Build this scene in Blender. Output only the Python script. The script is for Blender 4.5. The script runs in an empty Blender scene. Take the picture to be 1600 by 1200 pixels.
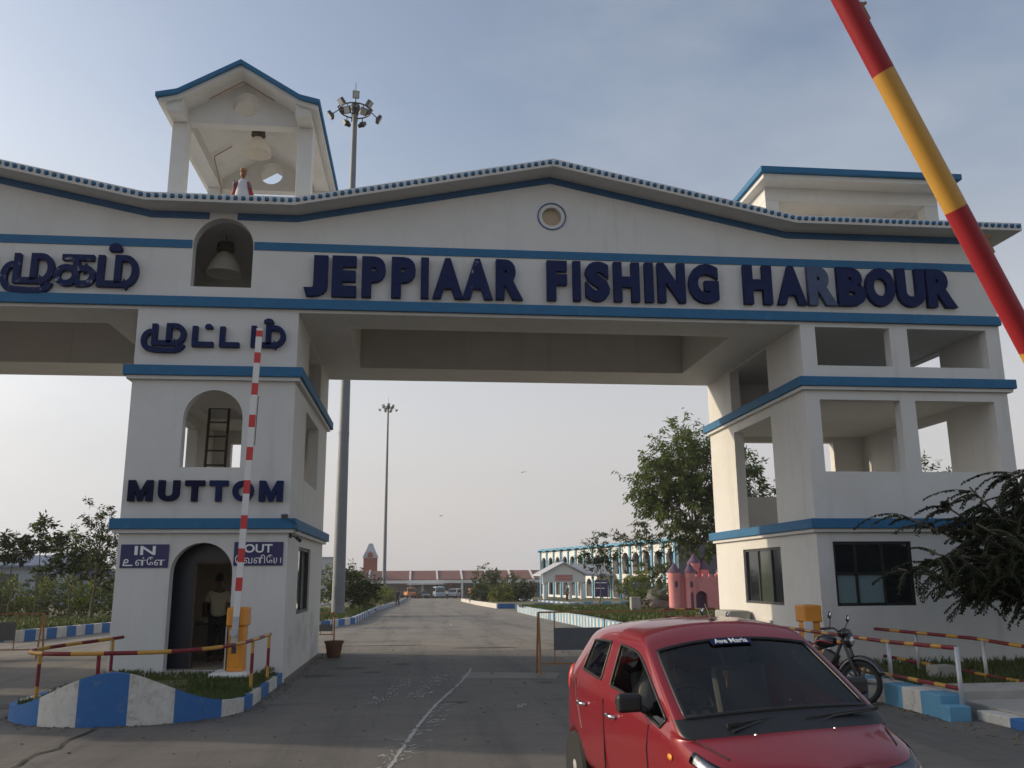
import bpy, bmesh, math, random
from mathutils import Vector, Matrix, noise
R = math.radians
sc = bpy.context.scene
col = sc.collection
rnd = random.Random(7)
PI = math.pi

# ------------------------------------------------------------------ camera, sky, sun, exposure
cam_d = bpy.data.cameras.new("camera")
cam = bpy.data.objects.new("camera", cam_d)
col.objects.link(cam)
YAW, PITCH, ROLL = .1054, .2157, -.0068
fh = Vector((math.sin(YAW), math.cos(YAW), 0))
rt = Vector((math.cos(YAW), -math.sin(YAW), 0))
fw = fh * math.cos(PITCH) + Vector((0, 0, 1)) * math.sin(PITCH)
up = -fh * math.sin(PITCH) + Vector((0, 0, 1)) * math.cos(PITCH)
r2 = rt * math.cos(ROLL) + up * math.sin(ROLL)
u2 = up * math.cos(ROLL) - rt * math.sin(ROLL)
M = Matrix((r2, u2, -fw)).transposed().to_4x4()
M.translation = (0, 0, 1.86)
cam.matrix_world = M
cam_d.sensor_width = 36
cam_d.lens = 36 * 1374.9 / 1600
cam_d.clip_end = 5000
cam_d.clip_start = .05
sc.camera = cam

SUN_DIR = Vector((2.95, -1.0, -1.0)).normalized()      # the way the light travels
ELEV = math.asin(-SUN_DIR.z)
w = bpy.data.worlds.new("World")
sc.world = w
w.use_nodes = True
nt = w.node_tree
bg = nt.nodes["Background"]
sky = nt.nodes.new("ShaderNodeTexSky")
sky.sky_type = 'NISHITA'
sky.sun_disc = False
sky.sun_elevation = ELEV
sky.sun_rotation = math.atan2(-SUN_DIR.x, -SUN_DIR.y)
sky.air_density = 1.0
sky.dust_density = 3.0
sky.ozone_density = 2.0
hs = nt.nodes.new("ShaderNodeHueSaturation")           # thin high haze greys the sky
tcw = nt.nodes.new("ShaderNodeTexCoord")
sep = nt.nodes.new("ShaderNodeSeparateXYZ")
nt.links.new(tcw.outputs["Generated"], sep.inputs[0])
mrw = nt.nodes.new("ShaderNodeMapRange")
mrw.inputs[1].default_value = .02; mrw.inputs[2].default_value = .5; mrw.inputs[3].default_value = .12; mrw.inputs[4].default_value = .72
nt.links.new(sep.outputs[2], mrw.inputs[0])
nt.links.new(mrw.outputs[0], hs.inputs["Saturation"])
nt.links.new(sky.outputs[0], hs.inputs["Color"])
mrh = nt.nodes.new("ShaderNodeMapRange")                # milky, faintly pink air low over the sea
mrh.inputs[1].default_value = .0; mrh.inputs[2].default_value = .42; mrh.inputs[3].default_value = .72; mrh.inputs[4].default_value = 0
nt.links.new(sep.outputs[2], mrh.inputs[0])
mxw = nt.nodes.new("ShaderNodeMixRGB")
mxw.inputs[2].default_value = (3.75, 3.5, 3.42, 1)
nt.links.new(mrh.outputs[0], mxw.inputs[0])
nt.links.new(hs.outputs[0], mxw.inputs[1])
mpc = nt.nodes.new("ShaderNodeMapping"); mpc.inputs["Scale"].default_value = (1.6, 1.6, 3.6)
ncl = nt.nodes.new("ShaderNodeTexNoise"); ncl.inputs["Scale"].default_value = 1.7; ncl.inputs["Detail"].default_value = 7; ncl.inputs["Roughness"].default_value = .55
nt.links.new(tcw.outputs["Generated"], mpc.inputs[0]); nt.links.new(mpc.outputs[0], ncl.inputs["Vector"])
mrc = nt.nodes.new("ShaderNodeMapRange"); mrc.inputs[1].default_value = .42; mrc.inputs[2].default_value = .75; mrc.inputs[4].default_value = .4
nt.links.new(ncl.outputs["Fac"], mrc.inputs[0])
mxc = nt.nodes.new("ShaderNodeMixRGB"); mxc.inputs[2].default_value = (3.1, 3.3, 3.55, 1)      # thin cloud veil
nt.links.new(mrc.outputs[0], mxc.inputs[0]); nt.links.new(mxw.outputs[0], mxc.inputs[1])
nt.links.new(mxc.outputs[0], bg.inputs[0])
bg.inputs[1].default_value = .15
sun_d = bpy.data.lights.new("sun", 'SUN')
sun_d.energy = 2.25
sun_d.angle = R(.6)
sun_d.color = (1, .82, .58)
sun = bpy.data.objects.new("sun", sun_d)
sun.rotation_euler = SUN_DIR.to_track_quat('-Z', 'Y').to_euler()
sun.location = (-60, 40, 40)
col.objects.link(sun)
sc.view_settings.view_transform = 'Standard'
sc.view_settings.look = 'None'
sc.view_settings.exposure = .38
sc.view_settings.gamma = 1
# ------------------------------------------------------------------ helpers
def mat(name, c, rough=.7, metal=0, n=None, c2=None, amt=.5, bump=0, bscale=40, coat=0, streak=False, transl=0, spec=.5, det=6, alpha=None, trans=0):
    m = bpy.data.materials.new(name)
    m.use_nodes = True
    t = m.node_tree
    b = t.nodes["Principled BSDF"]
    c = tuple(c) + (1,)
    b.inputs["Base Color"].default_value = c
    b.inputs["Roughness"].default_value = rough
    b.inputs["Metallic"].default_value = metal
    b.inputs["Coat Weight"].default_value = coat
    b.inputs["Specular IOR Level"].default_value = spec
    b.inputs["Transmission Weight"].default_value = trans
    tc = t.nodes.new("ShaderNodeTexCoord")
    out = t.nodes["Material Output"]
    if n:
        nz = t.nodes.new("ShaderNodeTexNoise")
        nz.inputs["Scale"].default_value = n
        nz.inputs["Detail"].default_value = det
        nz.inputs["Roughness"].default_value = .65
        if streak:
            mp = t.nodes.new("ShaderNodeMapping")
            mp.inputs["Scale"].default_value = (1, 1, .12)
            t.links.new(tc.outputs["Object"], mp.inputs[0])
            t.links.new(mp.outputs[0], nz.inputs["Vector"])
        else:
            t.links.new(tc.outputs["Object"], nz.inputs["Vector"])
        rp = t.nodes.new("ShaderNodeValToRGB")
        rp.color_ramp.elements[0].position = .5 - amt / 2
        rp.color_ramp.elements[1].position = .5 + amt / 2
        rp.color_ramp.elements[0].color = c
        rp.color_ramp.elements[1].color = tuple(c2) + (1,)
        t.links.new(nz.outputs["Fac"], rp.inputs[0])
        t.links.new(rp.outputs[0], b.inputs["Base Color"])
        m["ramp"] = rp.name
    if bump:
        nb = t.nodes.new("ShaderNodeTexNoise")
        nb.inputs["Scale"].default_value = bscale
        nb.inputs["Detail"].default_value = 5
        t.links.new(tc.outputs["Object"], nb.inputs["Vector"])
        bp = t.nodes.new("ShaderNodeBump")
        bp.inputs["Strength"].default_value = bump
        bp.inputs["Distance"].default_value = .02
        t.links.new(nb.outputs["Fac"], bp.inputs["Height"])
        t.links.new(bp.outputs[0], b.inputs["Normal"])
    if transl:
        tr = t.nodes.new("ShaderNodeBsdfTranslucent")
        tr.inputs[0].default_value = tuple(min(1, x * 1.4) for x in c[:3]) + (1,)
        if n:
            t.links.new(rp.outputs[0], tr.inputs[0])
        mx = t.nodes.new("ShaderNodeMixShader")
        mx.inputs[0].default_value = transl
        t.links.new(b.outputs[0], mx.inputs[1])
        t.links.new(tr.outputs[0], mx.inputs[2])
        t.links.new(mx.outputs[0], out.inputs[0])
    return m

def layer(m, scale, lo, hi, color, amt=1, map_scale=None, box=None):
    """a second noise-masked colour over a material's base colour (stains, wear)"""
    t = m.node_tree
    b = t.nodes["Principled BSDF"]
    tc = t.nodes.new("ShaderNodeTexCoord")
    nz = t.nodes.new("ShaderNodeTexNoise")
    nz.inputs["Scale"].default_value = scale
    nz.inputs["Detail"].default_value = 8
    nz.inputs["Roughness"].default_value = .7
    src = tc.outputs["Object"]
    if map_scale:
        mp = t.nodes.new("ShaderNodeMapping")
        mp.inputs["Scale"].default_value = map_scale
        t.links.new(src, mp.inputs[0])
        src = mp.outputs[0]
    t.links.new(src, nz.inputs["Vector"])
    mr = t.nodes.new("ShaderNodeMapRange")
    mr.inputs[1].default_value = lo
    mr.inputs[2].default_value = hi
    mr.inputs[4].default_value = amt
    t.links.new(nz.outputs["Fac"], mr.inputs[0])
    mx = t.nodes.new("ShaderNodeMixRGB")
    mx.inputs[2].default_value = tuple(color) + (1,)
    t.links.new(mr.outputs[0], mx.inputs[0])
    src = b.inputs["Base Color"]
    if src.links:
        t.links.new(src.links[0].from_socket, mx.inputs[1])
    else:
        mx.inputs[1].default_value = src.default_value
    t.links.new(mx.outputs[0], src)
    return m

class MB:
    def __init__(s):
        s.v, s.f, s.m = [], [], []
    def face(s, pts, m=0):
        i = len(s.v)
        s.v += [tuple(p) for p in pts]
        s.f.append(tuple(range(i, i + len(pts))))
        s.m.append(m)
    def quads(s, vs, fs, m=0):
        i = len(s.v)
        s.v += [tuple(p) for p in vs]
        for f in fs:
            s.f.append(tuple(i + k for k in f))
            s.m.append(m)
    def box(s, x0, x1, y0, y1, z0, z1, m=0):
        vs = [(x, y, z) for z in (z0, z1) for y in (y0, y1) for x in (x0, x1)]
        s.quads(vs, [(0, 2, 3, 1), (4, 5, 7, 6), (0, 1, 5, 4), (1, 3, 7, 5), (3, 2, 6, 7), (2, 0, 4, 6)], m)
    def obox(s, c, h, mtx, m=0):
        vs = [Vector(c) + mtx @ Vector((x * h[0], y * h[1], z * h[2])) for z in (-1, 1) for y in (-1, 1) for x in (-1, 1)]
        s.quads(vs, [(0, 2, 3, 1), (4, 5, 7, 6), (0, 1, 5, 4), (1, 3, 7, 5), (3, 2, 6, 7), (2, 0, 4, 6)], m)
    def bar(s, a, b, wd, ht, m=0):
        a, b = Vector(a), Vector(b)
        q = (b - a).to_track_quat('X', 'Z').to_matrix()
        s.obox((a + b) / 2, ((b - a).length / 2, wd / 2, ht / 2), q, m)
    def tube(s, path, r, n=8, m=0, cap=True):
        path = [Vector(p) for p in path]
        rs = r if isinstance(r, (list, tuple)) else [r] * len(path)
        rings = []
        prev = None
        for i, p in enumerate(path):
            d = (path[min(i + 1, len(path) - 1)] - path[max(i - 1, 0)])
            d = d.normalized() if d.length > 1e-9 else Vector((0, 0, 1))
            if prev is None:
                a = d.orthogonal().normalized()
            else:
                a = (prev - d * prev.dot(d))
                a = a.normalized() if a.length > 1e-6 else d.orthogonal().normalized()
            prev = a
            b = d.cross(a)
            rings.append([p + (a * math.cos(2 * PI * k / n) + b * math.sin(2 * PI * k / n)) * rs[i] for k in range(n)])
        vs = [q for g in rings for q in g]
        fs = []
        for i in range(len(path) - 1):
            for k in range(n):
                k2 = (k + 1) % n
                fs.append((i * n + k, i * n + k2, (i + 1) * n + k2, (i + 1) * n + k))
        if cap:
            fs.append(tuple(range(n))[::-1])
            fs.append(tuple((len(path) - 1) * n + k for k in range(n)))
        s.quads(vs, fs, m)
    def lathe(s, prof, c=(0, 0, 0), n=16, m=0, mtx=None):
        vs, fs = [], []
        for r, z in prof:
            for k in range(n):
                p = Vector((r * math.cos(2 * PI * k / n), r * math.sin(2 * PI * k / n), z))
                if mtx: p = mtx @ p
                vs.append(p + Vector(c))
        for i in range(len(prof) - 1):
            for k in range(n):
                k2 = (k + 1) % n
                fs.append((i * n + k, i * n + k2, (i + 1) * n + k2, (i + 1) * n + k))
        fs.append(tuple(range(n))[::-1])
        fs.append(tuple((len(prof) - 1) * n + k for k in range(n)))
        s.quads(vs, fs, m)
    def prism(s, poly, fn, t0, t1, m=0, mside=None):
        """poly in 2-D, fn(u, v, t) -> point"""
        n = len(poly)
        a = [fn(u, v, t0) for u, v in poly]
        b = [fn(u, v, t1) for u, v in poly]
        s.face(a, m)
        s.face(b[::-1], m)
        for i in range(n):
            j = (i + 1) % n
            s.face([a[i], a[j], b[j], b[i]], m if mside is None else mside)
    def ball(s, c, r, n=12, m=0, sq=(1, 1, 1)):
        prof = [(max(1e-3, math.sin(PI * i / (n // 2))) * r, -math.cos(PI * i / (n // 2)) * r) for i in range(n // 2 + 1)]
        s.lathe(prof, c, n, m, Matrix.Diagonal(Vector(sq)))
    def mesh(s, name, mats, smooth=False):
        me = bpy.data.meshes.new(name)
        me.from_pydata(s.v, [], s.f)
        for q in (mats if isinstance(mats, (list, tuple)) else [mats]):
            me.materials.append(q)
        for p, k in zip(me.polygons, s.m):
            p.material_index = k
        if smooth:
            me.polygons.foreach_set("use_smooth", [True] * len(me.polygons))
        return me
    def build(s, name, mats, parent=None, smooth=False, bevel=0, world=True, weld=False, auto=None):
        me = s.mesh(name, mats, smooth)
        if weld:
            bm = bmesh.new(); bm.from_mesh(me)
            bmesh.ops.remove_doubles(bm, verts=bm.verts, dist=1e-4)
            bmesh.ops.recalc_face_normals(bm, faces=bm.faces)
            bm.to_mesh(me); bm.free()
        if smooth and auto is not None:
            me.set_sharp_from_angle(angle=R(auto))
        o = bpy.data.objects.new(name, me)
        col.objects.link(o)
        if parent: adopt(o, parent, world)
        if bevel:
            b = o.modifiers.new("bevel", 'BEVEL')
            b.width = bevel; b.segments = 2; b.limit_method = 'ANGLE'; b.angle_limit = R(40)
        return o

def wmat(o):
    m = Matrix.LocRotScale(o.location, o.rotation_euler, o.scale)
    return wmat(o.parent) @ o.matrix_parent_inverse @ m if o.parent else m
def adopt(o, parent, world=True):
    o.parent = parent
    if world: o.matrix_parent_inverse = wmat(parent).inverted()
def tag(o, label=None, cat=None, group=None, kind=None):
    if label: o["label"] = label
    if cat: o["category"] = cat
    if group: o["group"] = group
    if kind: o["kind"] = kind
    return o
def thing(name, label, cat, loc=(0, 0, 0), rz=0, group=None):
    o = bpy.data.objects.new(name, None)
    col.objects.link(o)
    o.location = loc; o.rotation_euler = (0, 0, rz); o.empty_display_size = .2
    return tag(o, label, cat, group)
def dup(o, parent=None):
    c = o.copy(); col.objects.link(c)
    if parent: c.parent = parent
    for ch in list(o.children): dup(ch, c)
    return c
def copy_thing(o, loc, rz=0, label=None, s=1):
    c = dup(o)
    c.location = loc; c.rotation_euler = (0, 0, rz); c.scale = (s, s, s)
    if label: c["label"] = label
    return c
def structure(o): o["kind"] = "structure"; return o

def text_mesh(body, bold=.0, depth=.05, shear=0):
    cu = bpy.data.curves.new("lettering", 'FONT')
    cu.body = body; cu.size = 1; cu.extrude = depth / 2; cu.offset = bold; cu.shear = shear
    cu.resolution_u = 4
    o = bpy.data.objects.new("lettering", cu)
    col.objects.link(o)
    dg = bpy.context.evaluated_depsgraph_get()
    me = bpy.data.meshes.new_from_object(o.evaluated_get(dg))
    bpy.data.objects.remove(o)
    bpy.data.curves.remove(cu)
    return me
def text_obj(name, body, m, x0, x1, z0, z1, y, depth, parent, bold=0, fn=None, bevel=0):
    """letters scaled into the box x0..x1, z0..z1, standing out of a wall at y towards -y"""
    me = text_mesh(body, bold, 1)
    xs = [v.co.x for v in me.vertices]; ys = [v.co.y for v in me.vertices]
    ax, bx, ay, by = min(xs), max(xs), min(ys), max(ys)
    for v in me.vertices:
        u = x0 + (v.co.x - ax) / (bx - ax) * (x1 - x0)
        q = z0 + (v.co.y - ay) / (by - ay) * (z1 - z0)
        d = (v.co.z + .5) * depth
        v.co = (u, y - d, q) if fn is None else fn(u, q, d)
    me.materials.clear(); me.materials.append(m)
    me.name = name
    o = bpy.data.objects.new(name, me)
    col.objects.link(o)
    if parent: adopt(o, parent)
    return o

def wall(mb, u0, u1, zb, zt, holes, w0, w1, axis='x', kinks=(), m=0, fn=None):
    P = fn or ((lambda u, ww, z: (u, ww, z)) if axis == 'x' else (lambda u, ww, z: (ww, u, z)))
    top = zt if callable(zt) else (lambda u: zt)
    br = {u0, u1} | {k for k in kinks if u0 < k < u1}
    for h in holes:
        k, a, b, lo, hi = h
        N = 1 if k == 'r' else 16
        for i in range(N + 1): br.add(a + (b - a) * (0.5 - .5 * math.cos(PI * i / N) if k != 'r' else i))
    br = sorted(br)
    br = [x for i, x in enumerate(br) if i == 0 or x - br[i - 1] > 1e-5]
    def lohi(h, u):
        k, a, b, lo, hi = h
        r = (b - a) / 2; c = (a + b) / 2
        q = math.sqrt(max(0, r * r - (u - c) ** 2))
        if k == 'r': return lo, hi
        if k == 'a': return lo, hi - r + q
        return lo + r - q, lo + r + q
    for a, b in zip(br, br[1:]):
        cur = [(zb, zb)]
        hs = sorted([h for h in holes if h[1] - 1e-6 <= a and b <= h[2] + 1e-6], key=lambda h: h[3])
        iv = []
        la, lb = zb, zb
        for h in hs:
            l1, h1 = lohi(h, a); l2, h2 = lohi(h, b)
            iv.append((la, lb, l1, l2)); la, lb = h1, h2
        iv.append((la, lb, top(a), top(b)))
        for (p, q, r_, s_) in iv:
            if r_ - p < 1e-5 and s_ - q < 1e-5: continue
            mb.face([P(a, w0, p), P(b, w0, q), P(b, w0, s_), P(a, w0, r_)], m)
            mb.face([P(a, w1, p), P(a, w1, r_), P(b, w1, s_), P(b, w1, q)], m)
            mb.face([P(a, w0, p), P(a, w1, p), P(b, w1, q), P(b, w0, q)], m)
            mb.face([P(a, w0, r_), P(b, w0, s_), P(b, w1, s_), P(a, w1, r_)], m)
    for h in holes:
        k, a, b, lo, hi = h
        if k == 'c': continue
        hh = hi if k == 'r' else hi - (b - a) / 2
        for u in (a, b):
            mb.face([P(u, w0, lo), P(u, w1, lo), P(u, w1, hh), P(u, w0, hh)], m)
    for u in (u0, u1):
        mb.face([P(u, w0, zb), P(u, w1, zb), P(u, w1, top(u)), P(u, w0, top(u))], m)

def gz(y): return 0.0 if y < 25 else (-(y - 25) * .0145 if y < 200 else -2.5375)

# ------------------------------------------------------------------ materials
PLASTER = mat("white_plaster", (.6, .59, .56), .85, n=1.3, c2=(.65, .64, .61), amt=.5, bump=.12, bscale=60)
layer(PLASTER, 1.1, .55, .78, (.36, .33, .29), .42, (2.2, 2.2, .16))
layer(PLASTER, .35, .5, .62, (.54, .52, .48), .35)
layer(PLASTER, 5, .62, .8, (.5, .47, .42), .35)
PLASTER2 = mat("tan_plaster", (.42, .33, .23), .85, n=2, c2=(.48, .39, .28))
BLUE = mat("blue_paint", (.014, .11, .235), .7, n=3, c2=(.02, .14, .285), bump=.05)
layer(BLUE, 4, .6, .75, (.1, .24, .38), .5, (1, 1, .3))
DBLUE = mat("dark_blue_paint", (.02, .085, .2), .6, n=3, c2=(.03, .11, .24))
LBLUE = mat("light_blue_paint", (.09, .28, .42), .6, n=2, c2=(.11, .33, .47))
NAVY = mat("navy_letter_paint", (.004, .011, .062), .7, n=6, c2=(.007, .016, .08), spec=.25)
NAVYW = mat("worn_navy_letter", (.005, .013, .066), .7, n=6, c2=(.008, .018, .085), spec=.25)
layer(NAVYW, 9, .6, .68, (.5, .52, .55), .75)
NAVYF = mat("faded_navy_letter", (.03, .05, .12), .6, n=8, c2=(.06, .09, .16))
NAVYB = mat("blackish_letter_paint", (.005, .007, .032), .8, n=6, c2=(.008, .011, .045), spec=.15)
SIGN = mat("navy_sign_board", (.014, .012, .09), .35, n=5, c2=(.02, .018, .11))
WHITE = mat("white_paint", (.74, .73, .7), .6, n=6, c2=(.66, .65, .62), bump=.05)
WHITEL = mat("white_letter", (.8, .8, .78), .6)
KWHITE = mat("kerb_white", (.62, .6, .55), .8, n=6, c2=(.5, .48, .43), bump=.3, bscale=30)
layer(KWHITE, 7, .52, .72, (.25, .22, .18), .75)
layer(KWHITE, 1.5, .5, .7, (.4, .36, .3), .6)
KBLUE = mat("kerb_blue", (.022, .115, .32), .75, n=6, c2=(.028, .14, .37), bump=.3, bscale=30)
layer(KBLUE, 7, .54, .74, (.2, .2, .2), .6)
layer(KBLUE, 1.5, .5, .7, (.05, .12, .26), .7)
KLBLUE = mat("kerb_pale_blue", (.09, .26, .4), .75, n=6, c2=(.12, .31, .45), bump=.3, bscale=30)
layer(KLBLUE, 7, .58, .78, (.3, .28, .25), .5)
CONC = mat("concrete", (.3, .28, .25), .9, n=5, c2=(.38, .36, .32), bump=.3, bscale=30)
STEEL = mat("galvanised_steel", (.42, .43, .44), .5, .4, n=8, c2=(.5, .5, .5))
DARK = mat("dark_metal", (.03, .03, .033), .5, n=10, c2=(.045, .045, .045))
BLACK = mat("black_plastic", (.012, .012, .013), .45)
RUBBER = mat("rubber", (.015, .015, .015), .85, bump=.2)
GLASS = mat("tinted_glass", (.012, .016, .018), .06, spec=.8)
PANE = mat("pale_frosted_pane", (.16, .24, .25), .25)
MAROON = mat("maroon_paint", (.16, .015, .02), .5, n=8, c2=(.2, .02, .026), spec=.3)
BOOMRED = mat("boom_red_paint", (.26, .012, .018), .5, n=8, c2=(.3, .018, .024), spec=.3)
YELLOW = mat("yellow_paint", (.46, .235, .03), .45, n=8, c2=(.52, .28, .045))
layer(YELLOW, 12, .62, .74, (.2, .11, .05), .7)
layer(MAROON, 12, .64, .76, (.08, .03, .02), .7)
ORANGE = mat("orange_paint", (.7, .26, .02), .4, n=4, c2=(.76, .3, .03))
RUST = mat("rusty_steel", (.22, .1, .04), .7, n=14, c2=(.36, .18, .06))
REDP = mat("red_reflective", (.55, .03, .03), .4)
WOOD = mat("ladder_timber", (.06, .045, .035), .8, n=10, c2=(.09, .07, .05))
GREYB = mat("grey_board", (.08, .085, .09), .6, n=6, c2=(.11, .11, .115))
BARK = mat("bark", (.1, .075, .05), .9, n=14, c2=(.16, .12, .09), bump=.5, bscale=30)
def leafmat(name, a, b, tr=.35): return mat(name, a, .6, n=1.1, c2=b, amt=.35, transl=tr, spec=.25)
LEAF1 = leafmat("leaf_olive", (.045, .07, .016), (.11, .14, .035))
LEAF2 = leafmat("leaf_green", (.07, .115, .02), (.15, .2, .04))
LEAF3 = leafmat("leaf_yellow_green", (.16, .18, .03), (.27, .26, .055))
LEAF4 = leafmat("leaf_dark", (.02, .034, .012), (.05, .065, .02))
GRASSM = leafmat("grass_blade", (.05, .085, .02), (.11, .13, .04), .3)
TURF = mat("turf", (.075, .085, .03), .95, n=.7, c2=(.15, .125, .06), amt=.5, bump=.8, bscale=12)
layer(TURF, 3, .5, .7, (.05, .075, .02), .7)
SKIN = mat("skin", (.16, .08, .05), .55)
HAIR = mat("black_hair", (.01, .009, .008), .6)
# ------------------------------------------------------------------ ground and roads
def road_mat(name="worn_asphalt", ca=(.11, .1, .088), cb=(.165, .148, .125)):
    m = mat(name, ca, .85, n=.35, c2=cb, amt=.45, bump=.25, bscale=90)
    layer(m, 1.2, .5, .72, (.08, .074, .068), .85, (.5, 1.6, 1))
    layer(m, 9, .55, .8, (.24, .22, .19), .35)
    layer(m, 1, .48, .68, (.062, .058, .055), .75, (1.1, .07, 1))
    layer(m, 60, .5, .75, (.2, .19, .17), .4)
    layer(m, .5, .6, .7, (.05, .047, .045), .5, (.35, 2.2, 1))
    t = m.node_tree
    b = t.nodes["Principled BSDF"]
    # hairline cracks
    tc = t.nodes.new("ShaderNodeTexCoord")
    vo = t.nodes.new("ShaderNodeTexVoronoi"); vo.feature = 'DISTANCE_TO_EDGE'; vo.inputs["Scale"].default_value = .22
    nz = t.nodes.new("ShaderNodeTexNoise"); nz.inputs["Scale"].default_value = .9; nz.inputs["Detail"].default_value = 6
    mx = t.nodes.new("ShaderNodeMixRGB"); mx.inputs[0].default_value = .35
    t.links.new(tc.outputs["Object"], nz.inputs["Vector"])
    t.links.new(tc.outputs["Object"], mx.inputs[1]); t.links.new(nz.outputs["Color"], mx.inputs[2])
    t.links.new(mx.outputs[0], vo.inputs["Vector"])
    mr = t.nodes.new("ShaderNodeMapRange"); mr.inputs[1].default_value = .0; mr.inputs[2].default_value = .0022
    mr.inputs[3].default_value = .35; mr.inputs[4].default_value = 0
    t.links.new(vo.outputs["Distance"], mr.inputs[0])
    m2 = t.nodes.new("ShaderNodeMixRGB"); m2.inputs[2].default_value = (.03, .028, .026, 1)
    t.links.new(mr.outputs[0], m2.inputs[0])
    t.links.new(b.inputs["Base Color"].links[0].from_socket, m2.inputs[1])
    t.links.new(m2.outputs[0], b.inputs["Base Color"])
    return m
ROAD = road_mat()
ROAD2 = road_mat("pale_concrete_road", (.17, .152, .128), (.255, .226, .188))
EARTH = mat("dry_earth", (.16, .13, .09), .95, n=.15, c2=(.13, .11, .055), amt=.5, bump=.4, bscale=3)
layer(EARTH, .6, .5, .7, (.2, .17, .12), .6)
def sheet(mb, x0, x1, ys, dz):
    for a, b in zip(ys, ys[1:]):
        mb.face([(x0, a, gz(a) + dz), (x1, a, gz(a) + dz), (x1, b, gz(b) + dz), (x0, b, gz(b) + dz)])
mb = MB()
sheet(mb, -2500, 2500, [-300, 0, 25, 60, 100, 150, 200, 400, 1000, 4000], 0)
structure(mb.build("ground", EARTH))
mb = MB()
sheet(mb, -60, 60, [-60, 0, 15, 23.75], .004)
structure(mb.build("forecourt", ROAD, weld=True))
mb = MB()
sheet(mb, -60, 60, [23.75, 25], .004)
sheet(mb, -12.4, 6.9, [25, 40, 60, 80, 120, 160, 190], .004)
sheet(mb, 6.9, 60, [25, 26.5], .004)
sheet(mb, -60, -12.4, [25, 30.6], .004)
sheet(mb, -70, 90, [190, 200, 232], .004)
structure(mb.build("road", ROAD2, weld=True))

def ribbon(mb, pts, wd, z):
    for (a, b) in zip(pts, pts[1:]):
        a, b = Vector((*a, 0)), Vector((*b, 0))
        n = Vector((-(b - a).y, (b - a).x, 0)).normalized() * wd / 2
        mb.face([tuple((q.x, q.y, gz(q.y) + z)) for q in (a - n, a + n, b + n, b - n)])
# chalky white dust line and scuffs on the road
CHALK = mat("chalk_dust", (.45, .44, .42), .95, n=9, c2=(.3, .29, .27))
mb = MB()
a, b = Vector((-.75, 6.4)), Vector((1.12, 19.2))
N = 150
prev = None
for i in range(N):
    t0, t1 = i / N, (i + 1) / N
    p = a.lerp(b, t0) + Vector((.05 * math.sin(t0 * 9) + rnd.uniform(-.008, .008), 0))
    if prev is not None and rnd.random() < .93:
        ribbon(mb, [prev, p], rnd.uniform(.03, .06), .008)
    prev = p
for cx, cy, L, W, n in ((.1, 11.6, 5.2, .1, 80), (.25, 16.4, 3.2, .1, 90), (-.35, 15.8, 3.4, .1, 70), (1.55, 13.5, .5, .05, 10), (-.3, 9.5, 2.2, .07, 24)):
    for k in range(n):
        s = rnd.uniform(-1, 1)
        x = cx + s * L / 2 * .145 + rnd.gauss(0, W); y = cy + s * L / 2
        l = rnd.uniform(.03, .16); an = rnd.uniform(-.5, .5) + (.9 if n == 80 else .15)
        d = Vector((math.sin(an), math.cos(an))) * l
        ribbon(mb, [Vector((x, y)) - d / 2, Vector((x, y)) + d / 2], rnd.uniform(.012, .034), .0085)
for k in range(4):
    y = 40 + k * .8
    ribbon(mb, [Vector((1.5 + k * .02, y)), Vector((1.5, y + .5))], .07, .0085)
o = tag(mb.build("chalk_marks", CHALK), "thin white chalky line and scuffs running along the road under the gateway", "road marking", kind="stuff")
o["kind"] = "structure"
mb = MB()
ribbon(mb, [Vector((.9, 17.9)), Vector((2.7, 17.5))], 1.0, .0062)  # stripe of sunlight painted on the road as a paler patch
structure(mb.build("sun_stripe", mat("sun_stripe_paint", (.2, .185, .16), .9, n=4, c2=(.25, .23, .2), bump=.3)))
# tyre soot and oil along the wheel tracks
SOOT = mat("oil_stain", (.04, .038, .036), .8, n=5, c2=(.07, .065, .06))
mb = MB()
def blot(x, y, a, b, z):
    n = 18; ph = rnd.uniform(0, 6)
    mb.face([(x + a * math.cos(2 * PI * k / n) * (1 + .25 * math.sin(3 * k + ph) + .15 * math.sin(5 * k)), y + b * math.sin(2 * PI * k / n) * (1 + .2 * math.sin(2 * k + ph)), gz(y) + z) for k in range(n)])
for i, (x, y, a_, b_) in enumerate(((-1.4, 19.6, .35, .22), (-.9, 18.7, .22, .12), (-.3, 20.3, .18, .3), (-1.9, 18.2, .3, .16), (.6, 14.1, .2, .1), (3.1, 14.8, .5, .12), (2.3, 16.4, .14, .1), (-6.5, 14.6, .7, .3), (-7.4, 13.4, .5, .2), (-6.2, 12.4, .3, .15), (1.9, 24.5, .9, .12), (-1, 26, 1.1, .1))):
    blot(x, y, a_, b_, .0072 + i * .0004)
structure(mb.build("oil_stains", SOOT))
mb = MB()
pa = Vector((-4.05, 12.55)); 
pts = [pa]
for k in range(26):
    pts.append(Vector((-4.05 + .05 * math.sin(k * 1.7) + .04 * rnd.uniform(-1, 1), 12.5 - k * .3)))
for q0, q1 in zip(pts, pts[1:]): ribbon(mb, [q0, q1], rnd.uniform(.02, .05), .0135)
structure(mb.build("road_crack", mat("crack", (.022, .02, .018), .95)))

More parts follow.
